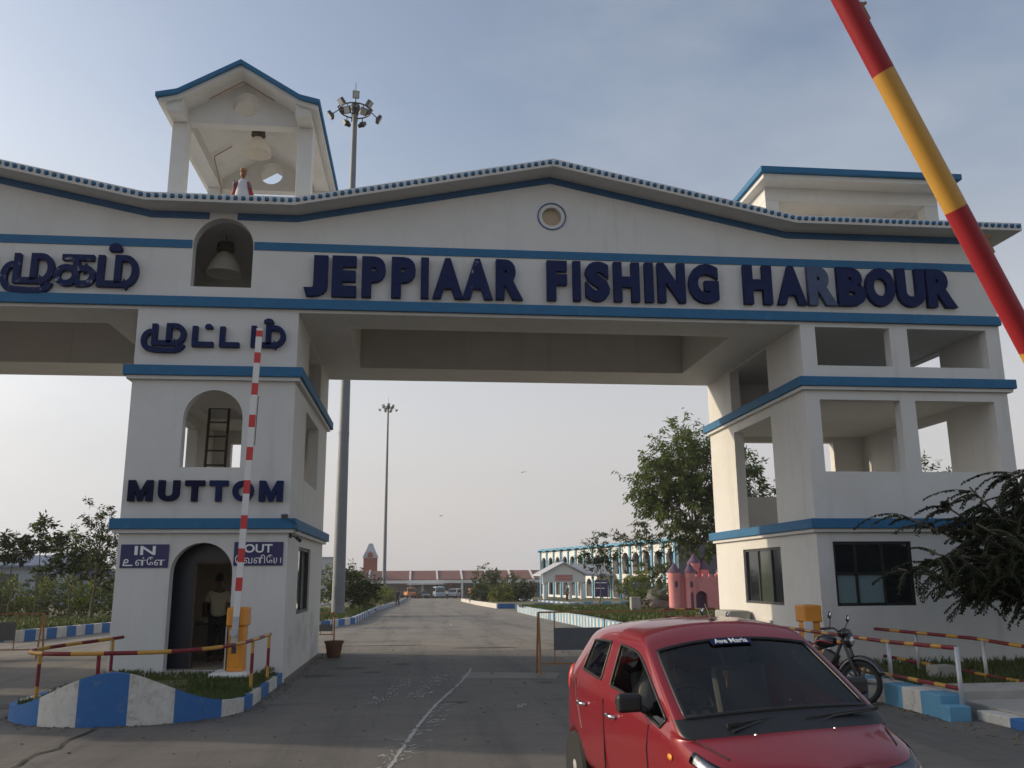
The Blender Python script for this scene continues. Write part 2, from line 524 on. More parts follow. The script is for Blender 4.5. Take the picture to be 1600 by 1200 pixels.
def striped_kerb(name, pts, h, wd, period, mats, z0=None, cap=None, label=None):
    """painted kerb: pts polyline (x, y); stripes alternate every `period` metres"""
    mb = MB()
    acc = 0; k = 0
    for a, b in zip(pts, pts[1:]):
        a, b = Vector((*a, 0)), Vector((*b, 0))
        L = (b - a).length; d = (b - a) / L; n = Vector((-d.y, d.x, 0)) * wd
        s = 0
        while s < L - 1e-4:
            st = min(period - acc, L - s)
            p, q = a + d * s, a + d * (s + st)
            zp, zq = gz(p.y), gz(q.y)
            for P_, Q_ in ((p, q),):
                lo = [Vector((v.x, v.y, zz - .02)) for v, zz in ((P_, zp), (Q_, zq), (Q_ + n, zq), (P_ + n, zp))]
                hi = [Vector((v.x, v.y, zz + h)) for v, zz in ((P_, zp), (Q_, zq), (Q_ + n, zq), (P_ + n, zp))]
                mb.quads(lo + hi, [(0, 1, 5, 4), (1, 2, 6, 5), (2, 3, 7, 6), (3, 0, 4, 7), (4, 5, 6, 7)], k % 2)
            s += st; acc += st
            if acc >= period - 1e-4: acc = 0; k += 1
    return structure(mb.build(name, mats))

def lawn(name, poly, h, slope=True):
    """turf plateau with gentle bumps over a polygon"""
    bm = bmesh.new()
    vs = [bm.verts.new((x, y, gz(y) + h)) for x, y in poly]
    f = bm.faces.new(vs)
    bmesh.ops.triangulate(bm, faces=[f])
    for _ in range(4):
        lng = [e for e in bm.edges if e.calc_length() > 3]
        if not lng: break
        bmesh.ops.subdivide_edges(bm, edges=lng, cuts=1)
        bmesh.ops.triangulate(bm, faces=bm.faces[:])
    for v in bm.verts:
        if not v.is_boundary:
            v.co.z = gz(v.co.y) + h + .12 * noise.noise(Vector((v.co.x * .25, v.co.y * .25, 0))) 
        else:
            v.co.z = gz(v.co.y) + h
    me = bpy.data.meshes.new(name); bm.to_mesh(me); bm.free()
    for p in me.polygons: p.use_smooth = True
    me.materials.append(TURF)
    o = bpy.data.objects.new(name, me); col.objects.link(o)
    o["kind"] = "structure"
    return o
# left verge
lawn("lawn", [(-13.1, 30.8), (-12.6, 38), (-12.6, 60), (-12.6, 120), (-70, 120), (-70, 31.2)], .3)
striped_kerb("kerb", [(-12.45, 110), (-12.25, 38), (-12.75, 31), (-40, 31.0)], .36, -.22, .75, [KBLUE, KWHITE])
# median with the mast
lawn("lawn", [(-3.3, 44), (-3.4, 60), (-2.9, 100), (-2.3, 175), (-9, 175), (-9, 37.6), (-4.3, 37.6)], .22)
striped_kerb("kerb", [(-2.1, 176), (-2.2, 110), (-3.1, 71), (-2.95, 43.9), (-3.4, 41), (-4.3, 37.3), (-9.2, 37.3), (-9.2, 176)], .3, -.2, 1.1, [KBLUE, KWHITE])
# right campus plot
lawn("lawn", [(6.6, 27.3), (6.95, 38), (6.95, 50), (7.2, 63.5), (12, 66), (40, 68), (70, 70), (70, 27.3)], .38)
striped_kerb("kerb", [(70, 27.0), (6.3, 27.0), (6.75, 38), (6.75, 50), (7.0, 63.8), (13, 67)], .46, -.22, .42, [KLBLUE, KWHITE])
lawn("lawn", [(14.6, 86.5), (14.6, 160), (60, 160), (60, 86.5)], .3)
striped_kerb("kerb", [(60, 86.2), (14.4, 86.2), (14.4, 160)], .36, .2, .9, [KLBLUE, KWHITE])
# far median
lawn("lawn", [(6.8, 76), (6.4, 95), (6.3, 128), (13.2, 128), (13.2, 76)], .25)
striped_kerb("kerb", [(13.4, 128), (13.4, 75.7), (6.7, 75.7)], .4, .2, 1.6, [KBLUE, KWHITE])
striped_kerb("kerb", [(6.6, 75.9), (6.2, 95), (6.1, 128)], .4, -.2, 60, [KWHITE, KBLUE])

# ------------------------------------------------------------------ the gateway
GY0, GY1 = 17.41, 23.6
G = thing("entrance_gateway", "white and blue harbour entrance gateway with raised navy lettering spanning the road", "gateway", (2.8, GY0, 0))
T = .25
def mir(x): return -8.08 - x
def tower(x0, x1, fh, bh, lh, rh, flip=False):
    mb = MB()
    fx = (lambda u, ww, z: (mir(u), ww, z)) if flip else (lambda u, ww, z: (u, ww, z))
    fy = (lambda u, ww, z: (mir(ww), u, z)) if flip else (lambda u, ww, z: (ww, u, z))
    wall(mb, x0, x1, -.1, 7.1, fh, GY0, GY0 + T, fn=fx)
    wall(mb, x0, x1, -.1, 7.1, bh, GY1 - T, GY1, fn=fx)
    wall(mb, GY0 + T, GY1 - T, -.1, 7.1, lh, x0, x0 + T, fn=fy)
    wall(mb, GY0 + T, GY1 - T, -.1, 7.1, rh, x1 - T, x1, fn=fy)
    for z in (2.62, 5.62):
        a, b = x0 + T, x1 - T
        if flip: a, b = mir(b), mir(a)
        if x0 < 0 and not flip and z > 5:          # ladder hatch in the upper floor
            mb.box(a, -5.0, GY0 + T, GY1 - T, z, z + .2); mb.box(-4.2, b, GY0 + T, GY1 - T, z, z + .2)
            mb.box(-5.0, -4.2, GY0 + T, 20.1, z, z + .2); mb.box(-5.0, -4.2, 21.5, GY1 - T, z, z + .2)
        else: mb.box(a, b, GY0 + T, GY1 - T, z, z + .2)
    return mb
# right tower (and its mirror image at the far left, outside the picture)
rf = [('r', 8.38, 10.07, 1.24, 2.52), ('r', 8.36, 10.14, 3.95, 5.47), ('r', 10.48, 12.28, 3.95, 5.47), ('r', 8.38, 10.06, 6.21, 7.06), ('r', 10.46, 12.28, 6.21, 7.06)]
rb = [('r', 8.4, 10.1, 3.95, 5.47), ('r', 10.45, 11.5, 3.95, 5.47)]
rl = [('r', 19.27, 21.6, 1.2, 2.48), ('r', 19.3, 21.73, 2.98, 5.45), ('r', 19.3, 21.8, 6.0, 7.06)]
rr = [('r', 19.3, 21.73, 3.9, 5.45), ('r', 19.3, 21.8, 6.0, 7.06)]
o = tower(8.05, 12.6, rf, rb, rl, rr).build("gate_tower", PLASTER, G); o["label"] = "right tower with open square windows on two upper floors"
tower(8.05, 12.6, rf, rb, rl, rr, True).build("gate_tower", PLASTER, G)
# middle tower
lf = [('a', -4.62, -3.48, .2, 2.53), ('a', -4.59, -3.46, 3.96, 5.48)]
lb = [('r', -4.9, -3.2, 3.96, 5.3), ('r', -4.9, -3.2, 6.2, 7.0)]
ls = [('r', 19.0, 21.1, 1.13, 2.5), ('r', 19.26, 21.72, 3.92, 5.42), ('r', 19.3, 21.75, 5.95, 7.06)]
ls2 = [('r', 19.26, 21.72, 3.92, 5.42), ('r', 19.3, 21.75, 5.95, 7.06)]
o = tower(-5.6, -2.48, lf, lb, ls2, ls).build("gate_tower", PLASTER, G); o["label"] = "middle tower with arched guard door and arched window"

# roof line: top of the cornice slab along x
XK = [-21.15, -15.98, -10.78, -5.5, -2.6, 2.69, 7.9, 13.05]
ZK = [9.37, 9.37, 10.44, 9.36, 9.36, 10.44, 9.37, 9.37]
def ztop(x):
    for i in range(len(XK) - 1):
        if x <= XK[i + 1]:
            t = (x - XK[i]) / (XK[i + 1] - XK[i]); return ZK[i] + t * (ZK[i + 1] - ZK[i])
    return ZK[-1]
TH = .17
arch = ('a', -4.64, -3.45, 7.6, 9.08)
holes = [arch, ('c', 2.72 - .21, 2.72 + .21, 9.37 - .21, 9.37 + .21), ('c', mir(2.72) - .21, mir(2.72) + .21, 9.37 - .21, 9.37 + .21)]
mb = MB()
wall(mb, mir(12.6), 12.6, 7.1, lambda x: ztop(x) - TH, holes, GY0, GY0 + T, kinks=XK)
wall(mb, mir(12.6), 12.6, 7.1, lambda x: ztop(x) - TH, [arch], GY1 - T, GY1, kinks=XK)
for x in (mir(12.6), 12.6 - T): mb.box(x, x + T, GY0 + T, GY1 - T, 7.1, 9.2)
for x in (-5.6, -2.48 - T, 8.05, mir(8.05) - T): mb.box(x, x + T, GY0 + T, GY1 - T, 7.32, 9.19)
# soffit with its two sunk panels
def soffit(xa, xb):
    yA, yB = 18.5, 22.15
    mb.box(xa, xb, GY0 + T, yA, 7.1, 7.32); mb.box(xa, xb, yB, GY1 - T, 7.1, 7.32)
PX = (-1.55, 6.88)
PANEL = mat("tan_panel", (.4, .32, .25), .9, n=2, c2=(.46, .37, .29))  # recess ceilings coloured tan, browner than the plaster round them
segs = [(mir(12.6) + T, mir(PX[1]), 1), (mir(PX[1]), mir(PX[0]), 0), (mir(PX[0]), PX[0], 1), (PX[0], PX[1], 0), (PX[1], 12.6 - T, 1)]
for xa, xb, solid in segs:
    if solid: mb.box(xa, xb, GY0 + T, GY1 - T, 7.1, 7.32)
    else:
        soffit(xa, xb)
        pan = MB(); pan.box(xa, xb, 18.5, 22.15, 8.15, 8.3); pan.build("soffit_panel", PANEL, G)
        mb.box(xa, xb, 18.3, 18.495, 7.32, 8.15); mb.box(xa, xb, 22.155, 22.3, 7.32, 8.15)
        mb.box(xa - .2, xa - .005, 18.3, 22.3, 7.32, 8.15); mb.box(xb + .005, xb + .2, 18.3, 22.3, 7.32, 8.15)
mb.build("crossbeam", PLASTER, G)

# cornice slab with its row of blue studs
mb = MB()
prof = list(zip(XK, ZK))
poly = [(x, z) for x, z in prof] + [(x, z - TH) for x, z in prof[::-1]]
for i in range(len(XK) - 1):
    p4 = [(XK[i], ZK[i]), (XK[i + 1], ZK[i + 1]), (XK[i + 1], ZK[i + 1] - TH), (XK[i], ZK[i] - TH)]
    for ya, yb in ((16.86, 24.15),):
        A = [(u, ya, v) for u, v in p4]; B = [(u, yb, v) for u, v in p4]
        mb.face(A); mb.face(B[::-1])
        mb.face([A[0], A[1], B[1], B[0]], 2); mb.face([A[2], A[3], B[3], B[2]])
        if i == 0: mb.face([A[0], A[3], B[3], B[0]])
        if i == len(XK) - 2: mb.face([A[1], A[2], B[2], B[1]])
    L = math.hypot(XK[i + 1] - XK[i], ZK[i + 1] - ZK[i]); n = round(L / .152)
    for k in range(n):
        t = (k + .5) / n
        x = XK[i] + t * (XK[i + 1] - XK[i]); z = ZK[i] + t * (ZK[i + 1] - ZK[i]) - .075
        s = .043
        oct_ = [(x + s * a, z + s * b) for a, b in ((-1, -.6), (-.6, -1), (.6, -1), (1, -.6), (1, .6), (.6, 1), (-.6, 1), (-1, .6))]
        o2 = [(x + .7 * (u - x), z + .7 * (v - z)) for u, v in oct_]
        for j in range(8):
            j2 = (j + 1) % 8
            mb.face([(oct_[j][0], 16.86, oct_[j][1]), (oct_[j2][0], 16.86, oct_[j2][1]), (o2[j2][0], 16.81, o2[j2][1]), (o2[j][0], 16.81, o2[j][1])], 1)
        mb.face([(u, 16.81, v) for u, v in o2], 1)
o = mb.build("cornice", [PLASTER, BLUE, PLASTER], G, weld=True); o["label"] = "roof cornice edged with a row of small blue studs"

# painted bands
def band_front(xs, zf, h, y0, y1, m, name="painted_band"):
    mb = MB()
    for a, b in zip(xs, xs[1:]):
        P4 = [(a, zf(a)), (b, zf(b)), (b, zf(b) - h), (a, zf(a) - h)]
        mb.prism(P4, lambda u, v, t: (u, t, v), y0, y1)
    return mb.build(name, m, G, weld=True)
for seg in ([mir(12.6), -15.98, -10.78, -5.5, -4.36], [-3.8, -2.6, 2.69, 7.9, 12.6]):
    band_front(seg, lambda x: ztop(x) - TH - .004, .14, GY0 - .022, GY0 - .001, DBLUE)
for seg in ([mir(12.6), -4.66], [-3.43, 12.6]):
    band_front(seg, lambda x: 8.58, .17, GY0 - .022, GY0 - .001, BLUE)
band_front([mir(12.62), 12.62], lambda x: 7.365, .2, GY0 - .09, GY0 - .001, BLUE)
def ring_band(x0, x1, z, h=.2, o=.15):
    mb = MB()
    mb.box(x0 - o, x1 + o, GY0 - o, GY0 - .001, z - h, z); mb.box(x0 - o, x1 + o, GY1 + .001, GY1 + o, z - h, z)
    mb.box(x0 - o, x0 - .001, GY0 - .001, GY1 + .001, z - h, z); mb.box(x1 + .001, x1 + o, GY0 - .001, GY1 + .001, z - h, z)
    mb.build("painted_band", BLUE, G, bevel=.012)
    mb = MB(); o -= .06
    mb.box(x0 - o, x1 + o, GY0 - o, GY0 - .001, z - h - .07, z - h); mb.box(x0 - o, x0 - .001, GY0, GY1, z - h - .07, z - h); mb.box(x1 + .001, x1 + o, GY0, GY1, z - h - .07, z - h)
    mb.build("band_moulding", PLASTER, G)
for z in (2.98, 5.94):
    ring_band(-5.6, -2.48, z); ring_band(8.05, 12.6, z)
    ring_band(mir(12.6), mir(8.05), z)
# ring round the gable's round opening
for cx in (2.72, mir(2.72)):
    mb = MB(); n = 32
    for k in range(n):
        a, b = 2 * PI * k / n, 2 * PI * (k + 1) / n
        q = lambda r, t: (cx + r * math.cos(t), 9.37 + r * math.sin(t))
        mb.prism([q(.285, a), q(.285, b), q(.31, b), q(.31, a)], lambda u, v, t: (u, t, v), GY0 - .02, GY0 - .001)
    mb.build("blue_ring", DBLUE, G, weld=True)
    mb = MB(); mb.prism([(cx + .208 * math.cos(2 * PI * k / 32), 9.37 + .208 * math.sin(2 * PI * k / 32)) for k in range(32)], lambda u, v, t: (u, t, v), GY0 + .12, GY0 + .15)
    mb.build("roundel", PLASTER2, G)

# raised letters
JX = [("JEPPIAAR", [-2.4, -1.91, -1.84, -1.33, -1.24, -.74, -.64, -.13, -.04, .14, .2, .85, .81, 1.46, 1.51, 2.09]),
      ("FISHING", [2.58, 3.02, 3.13, 3.31, 3.39, 3.93, 4.0, 4.57, 4.67, 4.87, 4.95, 5.56, 5.62, 6.29]),
      ("HARBOUR", [6.83, 7.47, 7.57, 8.23, 8.26, 8.92, 8.93, 9.57, 9.57, 10.25, 10.29, 10.94, 10.97, 11.66])]
for word, xs in JX:
    for i, ch in enumerate(word):
        z0, z1 = 7.43, 8.3
        z0 += .008 * (xs[2 * i] + 2.4); z1 += .008 * (xs[2 * i] + 2.4)
        o = text_obj("raised_letter", ch, NAVYF if (word[0] == "H" and i == 2) else (NAVYW if i == 6 and word[0] == "J" else NAVY), xs[2 * i], xs[2 * i + 1] - .015, z0, z1, GY0 - .002, .12, G, bold=.063)
        if word[0] == "H" and i == 2: o["label"] = "faded greyish letter R"
def letter_m(x0, x1, z0, z1, m):
    mb = MB(); W = x1 - x0; H = z1 - z0; s = .26
    P = lambda L: mb.prism([(x0 + u * W, z0 + v * H) for u, v in L], lambda u, v, t: (u, t, v), GY0 - .002, GY0 - .092)
    P([(0, 0), (s, 0), (s, .999), (0, .999)]); P([(1 - s, 0), (1, 0), (1, .999), (1 - s, .999)])
    P([(s + .001, 1), (s + .001, .52), (.42, 0), (.58, 0), (1 - s - .001, .52), (1 - s - .001, 1), (.5, .45)])
    return mb.build("raised_letter", m, G)
MX = [-5.48, -5.01, -4.93, -4.52, -4.44, -4.06, -3.99, -3.62, -3.56, -3.14, -3.06, -2.59]
for i, ch in enumerate("MUTTOM"):
    if ch == "M":
        letter_m(MX[2 * i], MX[2 * i + 1] - .02, 3.3, 3.7, NAVYB if i < 3 else NAVY); continue
    text_obj("raised_letter", ch, NAVYB if i < 3 else NAVY, MX[2 * i], MX[2 * i + 1] - .02, 3.3, 3.7, GY0 - .002, .09, G, bold=.06)

def strokes(name, paths, x0, z0, s, sx, wd, m, depth=.11, y=GY0 - .002, dots=(), parent=None):
    """thick block strokes standing out of the wall"""
    mb = MB()
    zz = 0
    for path in paths:
        pts = [Vector((x0 + u * s * sx, z0 + v * s)) for u, v in path]
        n = len(pts); off = []
        for i in range(n):
            d0 = (pts[i] - pts[i - 1]).normalized() if i else (pts[1] - pts[0]).normalized()
            d1 = (pts[i + 1] - pts[i]).normalized() if i < n - 1 else d0
            t = (d0 + d1)
            t = t.normalized() if t.length > 1e-4 else d0
            nn = Vector((-t.y, t.x)); k = 1 / max(.5, nn.dot(Vector((-d0.y, d0.x))))
            off.append(nn * wd / 2 * k)
        L = [p + q for p, q in zip(pts, off)]; Rr = [p - q for p, q in zip(pts, off)]
        f = lambda p, t: (p.x, t, p.y)
        ya, yb = y, y - depth + zz; zz += .0025 if depth > .05 else .0004
        for i in range(n - 1):
            mb.face([f(L[i], yb), f(Rr[i], yb), f(Rr[i + 1], yb), f(L[i + 1], yb)])
            mb.face([f(L[i], ya), f(L[i], yb), f(L[i + 1], yb), f(L[i + 1], ya)])
            mb.face([f(Rr[i], ya), f(Rr[i + 1], ya), f(Rr[i + 1], yb), f(Rr[i], yb)])
        for i in (0, n - 1): mb.face([f(L[i], ya), f(Rr[i], ya), f(Rr[i], yb), f(L[i], yb)])
    for (u, v, r) in dots:
        c = Vector((x0 + u * s * sx, z0 + v * s)); n = 16
        mb.prism([(c.x + r * s * sx * math.cos(2 * PI * k / n) * 1.05, c.y + max(-.45, math.sin(2 * PI * k / n)) * r * s) for k in range(n)], lambda u, v, t: (u, t, v), y, y - depth)
    return mb.build(name, m, parent or G, weld=True)
def arc(cx, cy, rx, ry, a0, a1, n=12):
    return [(cx + rx * math.cos(R(a0 + (a1 - a0) * i / n)), cy + ry * math.sin(R(a0 + (a1 - a0) * i / n))) for i in range(n + 1)]
# Tamil glyphs drawn as strokes: ma, mu (with its tail), ka, tta
MA = [[(.1, 1), (.1, .08), (.62, .08), (.85, .08)] + arc(.85, .5, .3, .42, -90, 90) + [(.62, .92), (.62, .08)]]
MU = [[(.1, 1), (.1, .08), (.62, .08), (.85, .08)] + arc(.85, .5, .3, .42, -90, 90) + [(.62, .92), (.62, .08)],
      [(.1, .62), (-.06, .62)] + arc(-.02, .2, .26, .42, 105, 240) + [(.1, -.24), (.55, -.26)] + arc(.78, .1, .36, .36, -80, -12)]
KA = [[(.6, .95), (.6, .08)], [(.18, .92), (1.1, .92)], arc(.33, .34, .27, .26, 0, 360, 18), [(.45, .58), (.85, .58)] + arc(.85, .33, .25, .25, 90, -90) + [(.6, .08)]]
TTA = [[(.1, 1), (.1, .08), (.95, .08)]]
strokes("raised_letter", MU, -8.0, 7.56, .6, 1.02, .12, NAVYW)
strokes("raised_letter", KA, -7.22, 7.52, .64, 1.02, .12, NAVYW)
strokes("raised_letter", MA, -6.42, 7.53, .64, .98, .125, NAVY, dots=((.5, 1.22, .19),))
# the tail end of the letter before, cut by the picture's edge
strokes("raised_letter", [arc(.5, .5, .42, .46, -60, 250, 16), [(.92, .95), (.92, .05)]], -9.02, 7.52, .64, 1.0, .12, NAVY)
strokes("raised_letter", MU, -5.28, 6.36, .42, 1.25, .1, NAVY)
strokes("raised_letter", TTA, -4.5, 6.35, .4, 1.05, .1, NAVY, dots=((.72, .95, .17),))
strokes("raised_letter", TTA, -3.97, 6.35, .4, .98, .1, NAVY)
strokes("raised_letter", MA, -3.38, 6.36, .42, 1.3, .1, NAVY, dots=((.62, 1.2, .17),))

# roof pavilion over the middle tower
def pavilion(cx):
    R_ = [(-1.74, 12.1), (-1.3, 12.2), (0, 12.98), (1.3, 12.2), (1.74, 12.1)]
    mb = MB()
    for ya, yb, dz0, dz1, inset in ((17.82, 23.1, 0, -.1, 0), (17.9, 23.02, -.1, -.2, .05)):
        for (x0, z0), (x1, z1) in zip(R_, R_[1:]):
            if x0 == -1.74: x0 += inset
            if x1 == 1.74: x1 -= inset
            mb.prism([(cx + x0, z0 + dz0), (cx + x1, z1 + dz0), (cx + x1, z1 + dz1), (cx + x0, z0 + dz1)], lambda u, v, t: (u, t, v), ya, yb, 0 if inset == 0 else 1)
    for q in (-1.74, -1.3, 0, 1.3, 1.74):
        pass
    mb.build("pavilion_roof", [BLUE, PLASTER], G, weld=True)
    mb = MB()
    under = lambda x: 12.98 - abs(x - cx) / 1.3 * .78 - .2
    for ya in (18.5, 21.95):
        wall(mb, cx - 1.2, cx + 1.2, 11.77, under, [('c', cx + .04 - .3, cx + .04 + .3, 12.26 - .3, 12.26 + .3)], ya, ya + .25, kinks=[cx])
    for s in (-1, 1):
        x0 = cx + s * 1.365
        mb.box(x0 - .165, x0 + .165, 17.98, 22.95, 11.77, 12.02)
        wall(mb, 17.98, 22.95, 12.02, 12.06, [], x0 - .165, x0 + .165, 'y')
    mb.build("pavilion_gable", PLASTER, G)
    for s in (-1, 1):
        for ya in (18.5, 21.87):
            mb = MB(); x0 = cx + s * 1.365
            mb.box(x0 - .165, x0 + .165, ya, ya + .33, 9.3, 11.769)
            mb.build("pavilion_pillar", PLASTER, G, bevel=.01)
    mb = MB()
    mb.tube([(cx - .7, 20.6, 12.3), (cx - 1.1, 20.6, 12.02), (cx - 1.1, 20.6, 11.95), (cx - 1.18, 21.8, 11.74), (cx - 1.18, 21.85, 9.4)], .012, 6)
    mb.build("conduit", RUST, G)
    mb = MB()
    mb.tube([(cx - .7, 18.2, 12.2), (cx, 18.2, 12.66), (cx + .7, 18.2, 12.23)], .013, 6)
    mb.build("conduit", RUST, G)
pavilion(-4.04)
def end_pavilion(cx):
    mb = MB()
    mb.box(cx - 2.6, cx + 2.3, 18.0, 23.3, 10.93, 11.07)
    mb.box(cx - 2.52, cx + 2.22, 18.1, 23.2, 10.82, 10.93, 1)
    mb.build("pavilion_roof", [BLUE, PLASTER], G, bevel=.01)
    mb = MB()
    for ya in (18.6, 22.4): mb.box(cx - 2.3, cx + 2.0, ya, ya + .3, 10.5, 10.82)
    for x in (cx - 2.3, cx + 1.7): mb.box(x, x + .3, 18.9, 22.4, 10.5, 10.82)
    mb.build("pavilion_ring_beam", PLASTER, G)
    for x in (cx - 2.3, cx + 1.67):
        for ya in (18.6, 22.37):
            mb = MB(); mb.box(x, x + .33, ya, ya + .33, 9.3, 10.499); mb.build("pavilion_pillar", PLASTER, G, bevel=.01)
end_pavilion(10.3); end_pavilion(mir(10.3))

# windows and the guard-room door screen
def window(name, fn, u0, u1, z0, z1, frame, panes, mull, trans=()):
    """fn(u, d, z): d is depth into the wall"""
    mb = MB()
    def bx(a, b, d0, d1, c, e, m=0):
        p, q = fn(a, d0, c), fn(b, d1, e)
        mb.box(min(p[0], q[0]), max(p[0], q[0]), min(p[1], q[1]), max(p[1], q[1]), c, e, m)
    f = .06
    bx(u0, u1, .04, .12, z0, z0 + f); bx(u0, u1, .04, .12, z1 - f, z1)
    bx(u0, u0 + f, .04, .12, z0 + f, z1 - f); bx(u1 - f, u1, .04, .12, z0 + f, z1 - f)
    for k in mull: bx(k - .025, k + .025, .045, .115, z0 + f, z1 - f)
    for k in trans: bx(u0 + f, u1 - f, .042, .118, k - .025, k + .025)
    o = mb.build(name, frame, G)
    for (a, b, c, e, m_) in panes:
        mb = MB(); bx(a, b, .075, .085, c, e); pn = mb.build("pane", m_, o)
    return o
fnf = lambda u, d, z: (u, GY0 + d, z)
window("window", fnf, 8.38, 10.07, 1.24, 2.52, BLACK, [(8.44, 10.01, 1.9, 2.46, GLASS), (8.44, 8.84, 1.3, 1.85, PANE), (8.89, 9.42, 1.3, 1.85, PANE), (9.46, 10.01, 1.3, 1.85, GLASS)], (8.86, 9.44), (1.88,))
fnl = lambda u, d, z: (8.05 + d, u, z)
window("window", fnl, 19.27, 21.6, 1.2, 2.48, DARK, [(19.33, 19.95, 1.26, 2.42, GLASS), (20.0, 20.75, 1.26, 2.42, mat("reflecting_pane", (.05, .06, .045), .08, spec=1)), (20.8, 21.54, 1.26, 2.42, GLASS)], (19.97, 20.77))
fnr = lambda u, d, z: (-2.48 - d, u, z)
window("window", fnr, 19.0, 21.1, 1.13, 2.5, DARK, [(19.06, 20.0, 1.19, 2.44, mat("clear_pane", (.6, .65, .65), .03, trans=.95))], (20.02,))
# dark glazed screen and curtain inside the guard room
mb = MB()
for a, b, c, e in ((-5.35, -4.28, .2, 2.62), (-3.56, -2.73, .2, 2.62), (-4.28, -3.56, 2.16, 2.62)):
    mb.box(a, b, 18.0, 18.06, c, e, 0)
mb.box(-4.3, -4.26, 17.97, 18.09, .2, 2.16, 1); mb.box(-3.58, -3.54, 17.97, 18.09, .2, 2.16, 1); mb.box(-4.3, -3.54, 17.97, 18.09, 2.14, 2.19, 1)
mb.build("door_screen", [mat("dark_tinted_panel", (.012, .016, .03), .3), mat("brown_frame", (.06, .04, .025), .6)], G)
mb = MB()
mb.box(-5.35, -2.73, 21.35, 21.45, .2, 2.62)
mb.box(-5.35, -2.73, 17.66, 23.35, .1, .2)
mb.build("inner_wall", PLASTER2, G)
for (a, b, z0, z1) in ((-4.6, -3.48, .1, .21),):
    mb = MB(); mb.box(a - .05, b + .05, GY0 - .35, GY0 - .001, -.05, .21); mb.build("door_step", CONC, G, bevel=.02)
# weathered splash stains low on the middle tower's side wall
mb = MB()
for i, (y, z, a_, b_) in enumerate(((19.4, .75, .5, .25), (20.6, .55, .45, .28), (18.3, .5, .35, .3), (21.9, .8, .4, .3), (22.9, .5, .3, .25), (20.2, 1.0, .16, .1))):
    n = 16
    mb.face([(-2.479 + .0006 * i, y + a_ * math.cos(2 * PI * k / n) * (1 + .3 * math.sin(3 * k + i)), z + b_ * math.sin(2 * PI * k / n) * (1 + .25 * math.sin(2 * k + i))) for k in range(n)])
mb.build("splash_stain", mat("dirty_plaster", (.5, .48, .44), .9, n=3, c2=(.6, .58, .55)), G)
# ------------------------------------------------------------------ things at the gate
# wavy blue and white island wall with its turf
def isl_outline(t):
    """rounded nose in plan, t 0..1 from back-left round the front to back-right"""
    cx, hw = -4.04, 1.62
    if t < .3: return (cx - hw, 16.9 - (t / .3) * 3.0)
    if t > .7: return (cx + hw, 13.9 + ((t - .7) / .3) * 3.4)
    a = PI + (t - .3) / .4 * PI
    return (cx + hw * math.cos(a), 13.9 + 1.42 * math.sin(a))
def isl_h(t):
    c = t - .508
    return .19 + .48 * math.exp(-(c / .077) ** 2)
N = 240
mb = MB()
bounds = [.1, .15, .2, .25, .3, .4288, .4746, .5258, .5726, .6289, .674, .72, .782, .852, .923, .98]
for i in range(N):
    t0, t1 = i / N, (i + 1) / N
    k = sum(1 for b in bounds if b <= (t0 + t1) / 2) % 2
    (xa, ya), (xb, yb) = isl_outline(t0), isl_outline(t1)
    ins = lambda x, y: (-4.04 + (x + 4.04) * .92, y + (.13 if y < 14 else 0) * (1 - abs(x + 4.04) / 1.7))
    (xc, yc), (xd, yd) = ins(xa, ya), ins(xb, yb)
    ha, hb = isl_h(t0), isl_h(t1)
    mb.face([(xa, ya, -.02), (xb, yb, -.02), (xb, yb, hb), (xa, ya, ha)], k)
    mb.face([(xa, ya, ha), (xb, yb, hb), (xd, yd, hb), (xc, yc, ha)], k)
    mb.face([(xc, yc, ha), (xd, yd, hb), (xd, yd, -.02), (xc, yc, -.02)], k)
o = mb.build("island_wall", [KWHITE, KBLUE], smooth=True, weld=True, auto=35)
tag(o, "wavy blue and white painted island wall curving round the front of the guard post", "kerb wall")
mb = MB()
ring = [isl_outline(i / 40) for i in range(41)]
c0 = (-4.04, 15.2, .27)
pts = [(-4.04 + (x + 4.04) * .93, y + .1, .12 + .28 * math.exp(-((i / 40 - .49) / .1) ** 2)) for i, (x, y) in enumerate(ring)]
for p, q in zip(pts, pts[1:]):
    mb.face([p, q, c0])
mb.face([pts[-1], (-2.45, 17.4, .12), (-5.6, 17.4, .12), pts[0], c0])
structure(mb.build("island_turf", TURF))
def blades(name, spots, h, label, n=3, wd=.012):
    mb = MB()
    for (x, y, z) in spots:
        for k in range(n):
            a = rnd.uniform(0, 2 * PI); l = h * rnd.uniform(.5, 1.2); d = rnd.uniform(.2, .6) * l
            px, py = x + rnd.gauss(0, .02), y + rnd.gauss(0, .02)
            ww = wd * rnd.uniform(.6, 1.4)
            c, s = math.cos(a), math.sin(a)
            mb.face([(px - s * ww, py + c * ww, z), (px + s * ww, py - c * ww, z), (px + c * d * .5 + s * ww * .6, py + s * d * .5 - c * ww * .6, z + l * .7), (px + c * d, py + s * d, z + l)])
    return tag(mb.build(name, GRASSM), label, "grass", kind="stuff")
sp = []
for _ in range(2600):
    t = rnd.uniform(.36, .98); x, y = isl_outline(t); k = rnd.uniform(.2, .93) ** .6
    xx, yy = -4.04 + (x + 4.04) * k, 15.2 + (y - 15.2) * k
    sp.append((xx, yy, .16 + .22 * math.exp(-((t - .49) / .1) ** 2) * k))
for _ in range(1500):
    x, y = rnd.uniform(-5.45, -2.6), rnd.uniform(14.4, 17.38)
    if (-4.75 < x < -3.35 and y > 16.9) or (-3.55 < x < -2.8 and y > 15.9): continue
    sp.append((x, y, .2))
blades("grass", sp, .085, "short green grass growing on the island in front of the guard post")

